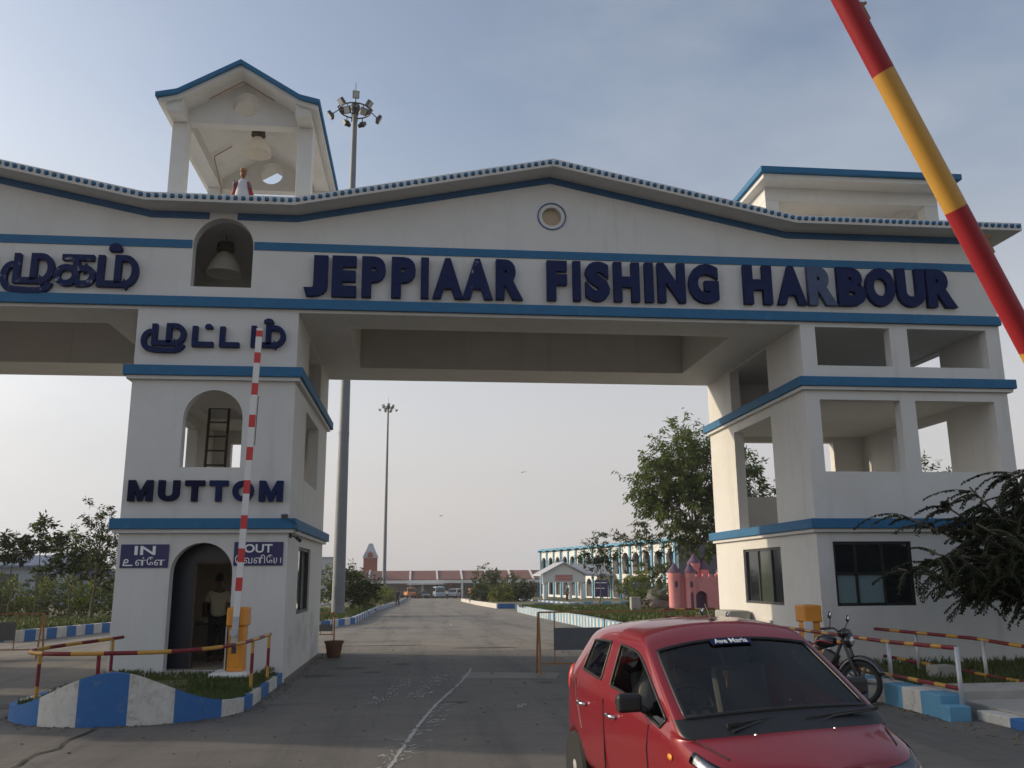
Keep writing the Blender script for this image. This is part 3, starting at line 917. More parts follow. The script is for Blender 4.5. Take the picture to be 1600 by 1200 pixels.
# striped guard rails
def stripe_tube(mb, path, r, period, n=10, ph=0):
    """tube whose two paints alternate every `period` metres"""
    path = [Vector(p) for p in path]
    seg = []; acc = ph; k = 0
    per = period if isinstance(period, tuple) else (period, period)
    cur = [path[0]]
    for a, b in zip(path, path[1:]):
        L = (b - a).length; s = 0
        while L - s > 1e-5:
            st = min(per[k % 2] - acc, L - s); s += st; acc += st
            cur.append(a + (b - a) * (s / L))
            if acc >= per[k % 2] - 1e-5:
                mb.tube(cur, r, n, k % 2, cap=False); cur = [cur[-1]]; acc = 0; k += 1
    if len(cur) > 1: mb.tube(cur, r, n, k % 2, cap=False)
def smooth(pts, it=2):
    pts = [Vector(p) for p in pts]
    for _ in range(it):
        q = [pts[0]]
        for a, b in zip(pts, pts[1:]): q += [a * .75 + b * .25, a * .25 + b * .75]
        q.append(pts[-1]); pts = q
    return pts
def rail(label, bars, posts, base, period=.42, r=.028, pr=.026, pm=None, group=None):
    g = thing("guard_rail", label, "guard rail", base, 0, group)
    for b in bars:
        mb = MB(); stripe_tube(mb, b, r, period); mb.build("bar", [MAROON, YELLOW], g, smooth=True, weld=True)
    for p in posts:
        mb = MB()
        if pm: mb.tube([p[0], p[1]], pr, 10)
        else: stripe_tube(mb, [p[0], p[1]], pr, .3)
        mb.build("post", pm or [YELLOW, MAROON], g, smooth=True, weld=True)
    return g
zr = .9
loop = smooth([(-4.93, 16.0, zr + .01), (-5.0, 15.4, zr + .01), (-5.32, 14.2, zr), (-5.36, 13.2, zr), (-4.9, 12.72, zr), (-4.2, 12.68, zr), (-3.4, 12.75, zr), (-2.8, 13.2, zr + .01), (-2.58, 14.4, zr + .01), (-2.52, 16.1, zr + .02)], 3)
rail("maroon and yellow striped guard rail looping round the front of the guard post", [loop],
     [((-5.22, 13.4, .12), (-5.22, 13.4, zr - .02)), ((-4.96, 15.6, .1), (-4.96, 15.6, zr)), ((-4.2, 12.72, .3), (-4.2, 12.7, zr - .02)), ((-2.56, 14.7, .12), (-2.56, 14.7, zr)), ((-2.52, 16.0, .1), (-2.52, 16.0, zr + .02))], (-4.04, 15, 0))
GR = "striped guard rails beside the parked motorcycles"
X_ = 7.1
rail("lower striped guard rail on the kerb edge ending in a yellow capped post", [[(X_, 17.2, .86), (X_, 13.14, .86), (X_, 11.45, .9)], [(X_, 17.2, .36), (X_, 11.45, .385)]],
     [((X_, 11.45, .05), (X_, 11.45, .92)), ((X_, 13.2, .25), (X_, 13.2, .86)), ((X_, 15.2, .25), (X_, 15.2, .86))], (X_, 14, 0), (.42, .26), .03, .03, STEEL, GR)
X2 = 9.3
rail("taller striped guard rail on the grass running along the tower wall", [[(8.9, 17.0, .82), (X2, 14.5, .8), (X2 + .1, 12.8, .73), (9.35, 9.5, .6)], [(9.1, 17.1, .3), (X2, 13.5, .22), (9.45, 9.5, .05)]],
     [((X2 - .02, 14.2, -.05), (X2 - .02, 14.2, .79)), ((9.1, 15.9, .0), (9.1, 15.9, .82)), ((9.4, 11.6, -.05), (9.4, 11.6, .69))], (X2, 14, 0), (.46, .28), .03, .03, STEEL, GR)

# right kerb, steps and planting bed
mb = MB()
L = 0; y = 17.35
while y > 11.6:
    y2 = max(11.55, y - .4834); k = L % 2
    xa = lambda q: 7.0 - .03 * (q - 11.5) * 0 - .02 * (17 - q)
    mb.box(6.86, 7.22, y2, y, -.02, .3, k); y = y2; L += 1
mb.box(6.82, 7.12, 11.3, 11.549, -.02, .19, 1)
structure(mb.build("kerb", [KWHITE, KLBLUE], bevel=.015))
mb = MB()
mb.box(7.51, 9.3, 10.6, 12.1, -.02, .16); mb.box(7.4, 9.5, 12.103, 12.9, -.02, .28)
structure(mb.build("concrete_steps", CONC, bevel=.02))
mb = MB()
y = 11.42
for k in range(7):
    mb.box(7.26, 7.5, y - .66, y - .003, .0, .125, k % 2); y -= .66
structure(mb.build("kerb", [KWHITE, KBLUE], bevel=.015))
lawn("planting_bed", [(7.23, 12.95), (7.23, 17.38), (14, 17.38), (30, 17.38), (30, 4), (9.6, 4), (9.6, 12.95)], .14)
sp = [(rnd.uniform(7.5, 13), rnd.uniform(12.6, 17.2), .12) for _ in range(1800)]
blades("grass", sp, .16, "dark green grass on the planting bed beside the right tower")
mb = MB(); q = Matrix.Rotation(.2, 3, 'Z')
mb.obox((8.8, 14.7, .26), (.2, .13, .1), q)
tag(mb.build("concrete_block", CONC, bevel=.02), "small loose concrete block lying on the bed behind the guard rails", "block")

# boom barriers
def cabinet(base, w_, d_, z0, z1, parent, door=True):
    x, y = base
    mb = MB(); mb.box(x - w_ / 2, x + w_ / 2, y - d_ / 2, y + d_ / 2, z0, z1 - .32); mb.build("cabinet", ORANGE, parent, bevel=.02)
    mb = MB(); mb.box(x - w_ / 2 - .035, x + w_ / 2 + .035, y - d_ / 2 - .03, y + d_ / 2 + .05, z1 - .318, z1); mb.build("cabinet_head", ORANGE, parent, bevel=.03)
    mb = MB(); mb.box(x - w_ / 2 + .05, x + w_ / 2 - .05, y - d_ / 2 - .013, y - d_ / 2 - .001, z0 + .08, z1 - .4); mb.build("access_door", ORANGE, parent, bevel=.004)
    mb = MB(); mb.box(x - w_ / 2 + .08, x - w_ / 2 + .16, y - d_ / 2 - .02, y - d_ / 2 - .014, z0 + .3, z0 + .44); mb.build("lock", DARK, parent)
bb = thing("boom_barrier", "orange cabinet boom barrier with a raised white and red arm at the guard post", "boom barrier", (-3.1, 16.3, .1))
mb = MB(); mb.box(-3.5, -2.86, 16.0, 16.75, .05, .3); mb.build("plinth", WHITE, bb, bevel=.04)
cabinet((-3.12, 16.4), .28, .34, .3, 1.37, bb)
mb = MB(); mb.box(-3.29, -3.27, 16.2, 16.6, .32, 1.05); mb.build("side_plate", STEEL, bb)
mb = MB()
a, b = Vector((-3.13, 16.16, .72)), Vector((-3.0, 16.16, 6.4))
q = (b - a).normalized(); side = Vector((q.z, 0, -q.x))
def seg(t0, t1, m, wd=.055, th=.022):
    mb.bar(a + q * t0, a + q * t1, .045, wd * 2, m)
Ltot = (b - a).length
seg(0, .5, 2); s = .5; k = 0
reds = [(.93, 1.16), (1.42, 1.66), (2.0, 2.24), (2.62, 2.86), (3.22, 3.46), (3.82, 4.05), (4.42, 4.64), (5.02, 5.22), (5.52, 5.64)]
for r0, r1 in reds:
    seg(s, r0, 0); seg(r0, r1, 1); s = r1
seg(s, Ltot, 0)
mb.build("arm", [WHITE, REDP, STEEL], bb)
mb = MB(); mb.tube([a + q * 3.5 + side * .075, a + q * 4.4 + side * .075], .008, 6); mb.build("hanging_strip", DARK, bb)
mb = MB(); mb.tube([(-3.14, 16.1, .95), (-3.14, 16.24, .95)], .07, 14); mb.build("pivot", STEEL, bb)

fb = thing("boom_barrier", "large maroon and yellow striped pole slanting across the top right corner", "boom barrier", (4.22, 4.24, 0))
a, b = Vector((1.70, 3.68, 5.55)), Vector((3.06, 4.05, 3.05))
d = (b - a).normalized()
def ray_x(t): return a + d * t
mb = MB()
# paint changes measured along the pole from its upper end
cuts = [-2.0, -1.06, -.26, .545, 1.345, 2.14, 2.95, 3.7, 4.3]
for i in range(len(cuts) - 1):
    mb.tube([ray_x(cuts[i]), ray_x(cuts[i + 1])], .058, 20, i % 2, cap=(i in (0, len(cuts) - 2)))
pole_o = mb.build("pole", [YELLOW, BOOMRED], fb, smooth=True, auto=40)
mb = MB()
pv = ray_x(3.9)
for s in (-.14, .14):
    mb.box(pv.x - .09, pv.x + .09, pv.y + s - .015, pv.y + s + .015, 0, pv.z + .14)
mb.box(pv.x - .2, pv.x + .2, pv.y - .25, pv.y + .25, 0, .03)
mb.build("post", YELLOW, fb)
mb = MB(); mb.tube([(pv.x, pv.y - .2, pv.z), (pv.x, pv.y + .2, pv.z)], .03, 12); mb.build("pivot", STEEL, fb)
mb = MB(); mb.box(pv.x + .1, pv.x + .45, pv.y - .1, pv.y + .1, pv.z - .95, pv.z - .62); mb.build("counterweight", CONC, fb)
upn = d.cross(Vector((0, 1, 0))).normalized()
if upn.x < 0: upn = -upn
for t in (1.02, 2.38):
    c = ray_x(t) + upn * .072
    mb = MB(); mb.obox(c - upn * .008, (.05, .015, .01), Matrix((d, Vector((0, 1, 0)), upn)).transposed()); mb.tube([c - d * .04, c - d * .04 + upn * .03], .009, 6)
    mb.build("bracket", RUST, fb)

rb_ = thing("boom_barrier", "orange and white boom cabinet standing at the corner of the right tower", "boom barrier", (7.42, 16.6, 0))
cabinet((7.44, 16.7), .28, .36, .1, 1.3, rb_)
mb = MB(); mb.box(7.24, 7.4, 16.45, 16.5, .12, 1.0); mb.build("side_plate", WHITE, rb_)
mb = MB(); mb.box(7.26, 7.8, 16.4, 17.0, 0, .1); mb.build("plinth", WHITE, rb_, bevel=.02)

# blue signs
def sign(label, x0, x1, z0, z1, rows, tilt=0):
    g = thing("wall_sign", label, "sign", ((x0 + x1) / 2, GY0, z0))
    mb = MB(); mb.box(x0, x1, GY0 - .022, GY0 - .002, z0, z1); mb.build("board", SIGN, g, bevel=.003)
    for body, a, b, c, e, bo in rows:
        text_obj("lettering", body, WHITEL, a, b, c, e, GY0 - .0225, .006, g, bold=bo)
    return g
sg_ = sign("blue IN sign left of the guard door arch", -5.53, -4.66, 2.07, 2.5, [("IN", -5.28, -4.9, 2.305, 2.47, .02), ("\u0bb3\u0bcd\u0bc7\u0bb3", -5.25, -4.72, 2.11, 2.27, 0)])
sign("blue OUT sign right of the guard door arch behind the boom arm", -3.47, -2.56, 2.1, 2.54, [("OUT", -3.28, -2.76, 2.34, 2.5, .02), ("\u0bc6\u0bb5\u0bb3\u0bbf\u0bc7\u0baf", -3.44, -2.59, 2.14, 2.3, 0)])

strokes("lettering", [arc(.3, .62, .2, .2, -150, 150, 10) + [(.05, .1), (1.0, .1)]], -5.47, 2.1, .15, 1.15, .022, WHITEL, .006, GY0 - .0225, parent=sg_)
# CCTV camera on the tower corner
g = thing("security_camera", "small dark security camera under the lower blue band at the tower corner", "camera", (-2.4, 17.35, 2.7))
mb = MB(); mb.box(-2.475, -2.43, 17.5, 17.58, 2.62, 2.74); mb.build("mount", DARK, g)
mb = MB(); mb.tube([(-2.43, 17.54, 2.66), (-2.34, 17.5, 2.62), (-2.3, 17.46, 2.6)], .012, 8); mb.build("bracket", DARK, g)
mb = MB(); mb.tube([(-2.33, 17.52, 2.62), (-2.25, 17.36, 2.56)], .035, 12); mb.build("housing", DARK, g, smooth=True, auto=40)
mb = MB(); mb.tube([(-2.49, 17.2, 2.99), (-2.42, 17.24, 2.93), (-2.3, 17.24, 2.85), (-2.3, 17.3, 2.74), (-2.4, 17.5, 2.7)], .007, 6); mb.box(-2.6, -2.48, 17.2, 17.3, 2.984, 3.05); mb.build("cable_box", DARK, g)

# ladder in the middle tower
g = thing("ladder", "dark timber ladder leaning inside the arched tower window", "ladder", (-4.5, 20.5, 2.82))
for s in (0, 1):
    mb = MB(); mb.bar((-4.82 + .44 * s, 20.3, 2.83), (-4.92 + .44 * s, 21.0, 6.9), .06, .05); mb.build("rail", WOOD, g)
for k in range(12):
    t = (k + .6) / 12
    x, y, z = -4.82 - .1 * t, 20.3 + .7 * t, 2.83 + 4.07 * t
    mb = MB(); mb.bar((x, y, z), (x + .44, y, z), .035, .035); mb.build("rung", WOOD, g)
# opening in the floor for it is left closed: it leans on the ceiling

# hanging lamps
def lamp(label, x, y, ztop_, s=1):
    g = thing("hanging_lamp", label, "lamp", (x, y, ztop_), 0, "bell shaped lamps hanging in the gateway")
    mb = MB(); mb.tube([(0, 0, 0), (0, 0, -.16 * s)], .012, 6); mb.build("rod", DARK, g, world=False)
    mb = MB(); mb.lathe([(.02, -.15 * s), (.15 * s, -.17 * s), (.17 * s, -.3 * s), (.12 * s, -.36 * s)], n=18); mb.build("ballast", WOOD, g, world=False, smooth=True, auto=40)
    mb = MB()
    pr = [(.11, -.36), (.16, -.42), (.25, -.55), (.31, -.7), (.33, -.78)]
    n = 28
    for (r0, z0), (r1, z1) in zip(pr, pr[1:]):
        for k in range(n):
            a0, a1 = 2 * PI * k / n, 2 * PI * (k + 1) / n
            mb.face([(s * r0 * math.cos(a0), s * r0 * math.sin(a0), s * z0), (s * r1 * math.cos(a0), s * r1 * math.sin(a0), s * z1), (s * r1 * math.cos(a1), s * r1 * math.sin(a1), s * z1), (s * r0 * math.cos(a1), s * r0 * math.sin(a1), s * z0)])
    mb.build("shade", mat("milky_shade", (.7, .66, .58), .3, transl=.45), g, world=False, smooth=True, weld=True)
    mb = MB(); mb.ball((0, 0, -.52 * s), .07 * s, 12, sq=(1, 1, 1.6)); mb.build("bulb", WHITE, g, world=False, smooth=True)
    return g
lamp("milky bell lamp hanging under the pavilion roof above the statue", -4.0, 20.0, 12.6, 1)
lamp("dusty bell lamp hanging inside the open arch of the crossbeam", -4.27, 18.6, 9.18, 1.15)
lamp("bright bell lamp hanging under the flat roof of the right tower pavilion", 9.9, 20.2, 11.15, .55)

# statue standing on the cornice
g = thing("statue", "small robed religious statue in red and white standing on the cornice under the pavilion", "statue", (-3.76, 17.5, 9.35))
RED_ = mat("statue_red", (.3, .03, .03), .6); STW = mat("statue_white", (.5, .5, .52), .6); STS = mat("statue_flesh", (.2, .09, .05), .6); STB = mat("statue_blue_grey", (.1, .12, .16), .6)
mb = MB(); mb.box(-.2, .2, -.12, .12, 0, .1); mb.build("plinth", CONC, g, world=False)
mb = MB(); mb.lathe([(.17, .1), (.155, .25), (.12, .45), (.1, .58), (.06, .64)], n=16, mtx=Matrix.Diagonal((1, .75, 1))); mb.build("body", STW, g, world=False, smooth=True)
mb = MB(); mb.ball((0, -.01, .76), .068, 12, sq=(.9, 1, 1.2)); mb.tube([(0, 0, .62), (0, 0, .72)], .035, 8); mb.build("head", STS, g, world=False, smooth=True)
mb = MB(); mb.ball((0, .02, .79), .072, 12, sq=(1, 1, 1)); mb.lathe([(.075, .8), (.08, .86), (.05, .88)], n=12); mb.build("crown", RUST, g, world=False, smooth=True)
for s in (-1, 1):
    mb = MB(); mb.tube([(s * .1, 0, .58), (s * .17, -.03, .47), (s * .16, -.1, .46 if s > 0 else .58)], [.035, .03, .02], 8); mb.build("arm", STB, g, world=False, smooth=True)
    mb = MB(); mb.tube([(s * .12, -.03, .56), (s * .18, .04, .3), (s * .2, .04, .1)], [.03, .055, .06], 8); mb.build("cloak", RED_, g, world=False, smooth=True)

# high mast lights
def mast(label, x, y, H_, r0, r1, zb, seedn):
    g = thing("high_mast_light", label, "mast light", (x, y, zb), 0, "high mast flood lights")
    MAST = bpy.data.materials.get("mast_steel") or mat("mast_steel", (.15, .16, .175), .6, .1, n=2, c2=(.19, .2, .21))
    mb = MB(); mb.tube([(0, 0, 0), (0, 0, H_ * .33), (0, 0, H_ * .67), (0, 0, H_)], [r0, r0 + (r1 - r0) * .33, r0 + (r1 - r0) * .67, r1], 20); mb.build("mast", MAST, g, world=False, smooth=True, auto=40)
    for q in (.33, .67):
        mb = MB(); rr = r0 + (r1 - r0) * q; mb.lathe([(rr + .01, H_ * q - .2), (rr + .02, H_ * q)], n=20); mb.build("joint_collar", MAST, g, world=False)
    mb = MB(); mb.box(-.16, .16, -r0 - .06, -r0 + .05, .9, 1.6); mb.build("service_hatch", MAST, g, world=False)
    rg = random.Random(seedn); n = 12; Rr = .95
    mb = MB(); mb.tube([(Rr * math.cos(2 * PI * k / 24), Rr * math.sin(2 * PI * k / 24), H_ - .5) for k in range(25)], .045, 8)
    for k in range(4):
        a = k * PI / 2 + .3; mb.tube([(0, 0, H_ - .4), (Rr * math.cos(a), Rr * math.sin(a), H_ - .5)], .04, 6)
    mb.tube([(0, 0, H_), (0, 0, H_ + 1.4)], .02, 6)
    mb.build("head_frame", DARK, g, world=False, smooth=True)
    mb = MB(); mb.lathe([(.22, H_ - .75), (.3, H_ - .5), (.3, H_ - .2), (.15, H_)], n=14); mb.build("winch_head", DARK, g, world=False, smooth=True, auto=40)
    for k in range(n):
        a = 2 * PI * k / n + .1
        ex = 1.45 if k % 3 == 0 else .95
        dz = .25 if k % 2 else -.45
        c = Vector((ex * math.cos(a), ex * math.sin(a), H_ - .5 + dz))
        q = Matrix.Rotation(a, 3, 'Z') @ Matrix.Rotation(R(35 + rg.uniform(-10, 10)), 3, 'Y')
        mb = MB(); mb.obox(c, (.1, .2, .22), q, 0); mb.obox(c + q @ Vector((.103, 0, 0)), (.004, .17, .19), q, 1)
        mb.obox(c - q @ Vector((.13, 0, 0)), (.04, .08, .08), q, 0)
        mb.tube([c, (Rr * math.cos(a), Rr * math.sin(a), H_ - .5)], .03, 6)
        mb.build("floodlight", [DARK, STEEL], g, world=False)
    return g
mast("tall grey flood light mast nearest the gateway rising behind its left pavilion", -4.3, 50, 30.6, .36, .14, gz(50) + .2, 1)
mast("slender distant flood light mast seen whole through the archway", -5.55, 150, 32.7, .34, .14, gz(150), 2)

# barricades
def barricade(label, base, rz, W, H_, bx0, bx1, bz0, bz1, feet):
    g = thing("barricade", label, "barricade", base, rz, "grey board road barricades on rusty frames")
    mb = MB(); mb.bar((0, 0, H_), (W, 0, H_), .03, .03); mb.bar((0, 0, .2), (W, 0, .2), .03, .03)
    for x in (bx0 + .02, bx0 + .45 * (bx1 - bx0), bx1 - .02): mb.bar((x, 0, .2), (x, 0, H_), .02, .02)
    mb.build("frame", RUST, g, world=False)
    for x in (0, W):
        for s in (-1, 1):
            mb = MB(); mb.bar((x, s * .02, H_), (x, s * .22, 0), .035, .035); mb.build("leg", RUST, g, world=False)
    mb = MB(); mb.box(bx0, bx1, -.025, -.012, bz0, bz1); mb.build("board", GREYB, g, world=False)
    return g
barricade("grey barricade board on a rusty trestle behind the red car", (2.36, 17.7, .004), .06, 3.0, 1.17, .3, 2.6, .45, .87, 1)
barricade("grey barricade board on an orange trestle in the left lane", (-12.5, 23.3, .004), .05, 3.35, 1.05, .2, 2.75, .42, .85, 1)
g = barricade("low rusty trestle standing beside the terracotta pot behind the guard post", (-3.3, 28.6, gz(28)), .05, .75, .85, .05, .7, .3, .5, 1)

# terracotta pot
g = thing("flower_pot", "brown tapered pot standing on the road at the back of the guard post", "pot", (-1.98, 22.3, .004))
POT = mat("terracotta", (.12, .055, .03), .8, n=6, c2=(.16, .08, .045))
mb = MB(); mb.lathe([(.14, 0), (.155, .02), (.21, .33), (.235, .33), (.235, .38), (.205, .38), (.195, .32), (.13, .05)], n=20); mb.build("body", POT, g, world=False, smooth=True, auto=40)
mb = MB(); mb.lathe([(.19, .32), (.08, .34)], n=16); mb.build("soil", EARTH, g, world=False)

# outdoor unit by the right tower
g = thing("cooling_unit", "grey outdoor cooling unit beside the left wall of the right tower", "air conditioner", (7.72, 21.6, 0))
ACM = mat("unit_grey", (.3, .3, .28), .6, n=3, c2=(.34, .34, .32))
mb = MB(); mb.box(7.46, 8.0, 21.2, 22.3, .1, 1.02); mb.build("casing", ACM, g, bevel=.05)
mb = MB(); 
for k in range(5): mb.lathe([(.06 + k * .05, -.006), (.075 + k * .05, -.006)], (7.73, 21.192, .6), 20, 0, Matrix.Rotation(PI / 2, 3, 'X'))
mb.build("fan_grille", DARK, g)
for x in (7.55, 7.9):
    mb = MB(); mb.box(x - .04, x + .04, 21.25, 22.2, 0, .1); mb.build("foot", DARK, g)
mb = MB(); mb.box(7.99, 8.045, 20.0, 20.55, .35, .85)
tag(mb.build("meter_box", PLASTER, bevel=.01), "small pale meter box on the left wall of the right tower", "box")

# ------------------------------------------------------------------ people
def skin_obj(name, joints, edges, m, parent, levels=2, root=0):
    me = bpy.data.meshes.new(name)
    me.from_pydata([j[:3] for j in joints], edges, [])
    me.materials.append(m)
    o = bpy.data.objects.new(name, me); col.objects.link(o)
    sk = o.modifiers.new("skin", 'SKIN'); sk.use_smooth_shade = True
    if not me.skin_vertices: me.attributes
    for i, j in enumerate(joints):
        sv = me.skin_vertices[0].data[i]
        r = j[3]
        sv.radius = (r, r) if not isinstance(r, tuple) else r
        sv.use_root = (i == root)
    if levels:
        ss = o.modifiers.new("subdivision", 'SUBSURF'); ss.levels = levels; ss.render_levels = levels
    dg = bpy.context.evaluated_depsgraph_get()
    m2 = bpy.data.meshes.new_from_object(o.evaluated_get(dg))
    m2.name = name
    o.modifiers.clear(); o.data = m2
    if not m2.materials: m2.materials.append(m)
    o.parent = parent
    return o
def person(label, loc, rz, shirt, trousers, larm, rarm, lleg, rleg, hips=.92, group=None, hand=True, lean=0, sit=False):
    """faces +y; arms and legs are lists of joints (elbow, wrist) / (knee, ankle)"""
    g = thing("person", label, "person", loc, rz, group)
    h = hips
    J = [(0, 0, h, .115), (0, lean * .3, h + .22, .12), (0, lean * .8, h + .44, .125), (0, lean, h + .54, .06), (0, lean + .01, h + .62, .05), (0, lean + .02, h + .7, .082), (0, lean + .03, h + .79, .075)]
    E = [(0, 1), (1, 2), (2, 3), (3, 4), (4, 5), (5, 6)]
    def add(parent_i, pts):
        p = parent_i
        for q in pts:
            J.append(q); E.append((p, len(J) - 1)); p = len(J) - 1
        return p
    for s, arm in ((-1, larm), (1, rarm)):
        e, wv = arm
        k = add(2, [(s * .17, lean * .9, h + .46, .055), (*e, .042), (*wv, .03)])
        dirv = (Vector(wv) - Vector(e)).normalized()
        pl = Vector(wv) + dirv * .07
        k = add(k, [(*pl, .03)])
        if hand:
            lat = dirv.cross(Vector((0, 1, 0)));  lat = lat.normalized() if lat.length > .1 else Vector((1, 0, 0))
            curl = Vector((0, 1, 0)) - dirv * dirv.y
            curl = curl.normalized() if curl.length > .1 else Vector((0, 0, -1))
            for f, (o_, ln) in enumerate(((-.028, .055), (-.009, .07), (.01, .066), (.028, .05))):
                b_ = pl + lat * o_ + dirv * .025
                add(k, [(*b_, .009), (*(b_ + dirv * ln * .6 + curl * .01), .0085), (*(b_ + dirv * ln + curl * .03), .007)])
            b_ = Vector(wv) + dirv * .03 - lat * .035
            add(k, [(*b_, .011), (*(b_ - lat * .02 + dirv * .04 + curl * .015), .009)])
    for s, leg in ((-1, lleg), (1, rleg)):
        kn, an = leg
        k = add(0, [(s * .09, .0, h - .06, .085), (*kn, .058), (*an, .04), (an[0], an[1] + .11, an[2] - .06, .035)])
    skin_obj("body", J, E, SKIN, g)
    # shirt and trousers follow the body
    JS = [(0, lean * .05, h - .02, .165), (0, lean * .15, h + .1, .165), (0, lean * .3, h + .22, .165), (0, lean * .8, h + .43, .165), (0, lean, h + .53, .08)]
    ES = [(0, 1), (1, 2), (2, 3), (3, 4)]
    for s, arm in ((-1, larm), (1, rarm)):
        e = Vector(arm[0]); sh = Vector((s * .17, lean * .9, h + .46)); mid = sh.lerp(e, .75)
        JS.append((*sh, .072)); ES.append((3, len(JS) - 1)); JS.append((*mid, .062)); ES.append((len(JS) - 2, len(JS) - 1))
    skin_obj("shirt", JS, ES, shirt, g)
    JT = [(0, 0, h + .02, .15)]; ET = []
    for s, leg in ((-1, lleg), (1, rleg)):
        kn, an = leg
        i = len(JT); JT += [(s * .09, 0, h - .06, .1), (*kn, .075), (*(Vector(kn).lerp(Vector(an), .93)), .06)]
        ET += [(0, i), (i, i + 1), (i + 1, i + 2)]
    skin_obj("trousers", JT, ET, trousers, g)
    hx = lean + .03
    mb = MB(); mb.ball((0, hx - .015, h + .785), .1, 16, sq=(.88, 1.02, .95)); hr = mb.build("hair", HAIR, g, world=False, smooth=True)
    for v in hr.data.vertices:
        if v.co.y > hx + .02 and v.co.z < h + .80: v.co.y = hx + .02
    for s in (-1, 1):
        mb = MB(); mb.ball((s * .083, hx + .005, h + .72), .026, 8, sq=(.5, .8, 1.2)); mb.build("ear", SKIN, g, world=False, smooth=True)
        mb = MB(); mb.ball((s * .032, hx + .072, h + .735), .011, 8); mb.build("eye", BLACK, g, world=False, smooth=True)
    mb = MB(); mb.tube([(0, hx + .075, h + .74), (0, hx + .098, h + .7)], [.008, .016], 8); mb.build("nose", SKIN, g, world=False, smooth=True)
    mb = MB(); mb.tube([(-.025, hx + .076, h + .662), (0, hx + .084, h + .66), (.025, hx + .076, h + .662)], .006, 6); mb.build("mouth", MAROON, g, world=False)
    return g
KHAKI = mat("cream_shirt", (.62, .54, .36), .8, n=9, c2=(.68, .6, .42)); TRS = mat("dark_trousers", (.025, .024, .025), .8)
person("person in a cream shirt seen from behind inside the guard post", (-4.08, 19.2, .2), R(20), KHAKI, TRS,
       ((-.25, .1, 1.14), (-.22, .3, 1.0)), ((.24, -.02, 1.1), (.25, .12, .9)), ((-.1, .02, .48), (-.11, .0, .08)), ((.1, .02, .48), (.12, .0, .08)), hips=.9)
g = thing("desk", "small desk with papers inside the guard post", "desk", (-4.35, 20.0, .2))
mb = MB(); mb.box(-4.75, -4.0, 19.75, 20.35, .92, .96); mb.build("desk_top", WOOD, g)
mb = MB(); mb.box(-4.7, -4.05, 19.8, 20.3, .2, .918); mb.build("cupboard", mat("desk_laminate", (.22, .17, .12), .6), g)
mb = MB(); mb.box(-4.5, -4.2, 19.85, 20.1, .961, .985)
tag(mb.build("paper_stack", WHITE), "stack of white papers on the guard post desk", "papers")
g = thing("desk_monitor", "black monitor standing on the guard post desk", "monitor", (-4.35, 20.2, .96))
mb = MB(); mb.box(-4.62, -4.15, 20.16, 20.2, 1.06, 1.36); mb.build("screen", BLACK, g, bevel=.01)
mb = MB(); mb.box(-4.42, -4.34, 20.12, 20.24, .961, 1.06); mb.build("stand", BLACK, g)
# ------------------------------------------------------------------ the red car
PAINT = mat("red_car_paint", (.21, .005, .011), .3, .1, coat=.8, n=30, c2=(.23, .006, .013), spec=.3)
PAINT.node_tree.nodes["Principled BSDF"].inputs["Coat Roughness"].default_value = .06
def clear_glass(name, tint, mixv):
    m = bpy.data.materials.new(name); m.use_nodes = True
    t = m.node_tree; t.nodes.remove(t.nodes["Principled BSDF"])
    out = t.nodes["Material Output"]
    tr = t.nodes.new("ShaderNodeBsdfTransparent"); tr.inputs[0].default_value = (*tint, 1)
    gl = t.nodes.new("ShaderNodeBsdfGlossy"); gl.inputs[1].default_value = .02
    fr = t.nodes.new("ShaderNodeFresnel"); fr.inputs[0].default_value = 1.5
    mx = t.nodes.new("ShaderNodeMixShader")
    t.links.new(fr.outputs[0], mx.inputs[0]); t.links.new(tr.outputs[0], mx.inputs[1]); t.links.new(gl.outputs[0], mx.inputs[2])
    t.links.new(mx.outputs[0], out.inputs[0])
    return m
CGLASS = clear_glass("car_glass", (.8, .84, .82), 0)
CHROME = mat("chrome", (.7, .7, .7), .12, 1)
LENS = clear_glass("lamp_lens", (.9, .92, .95), 0)
car = thing("red_car", "red hatchback car coming out past the gateway with people inside", "car", (2.279, 6.897, .02), R(-83.2))
car.rotation_euler = (R(1.8), 0, R(-83.2))
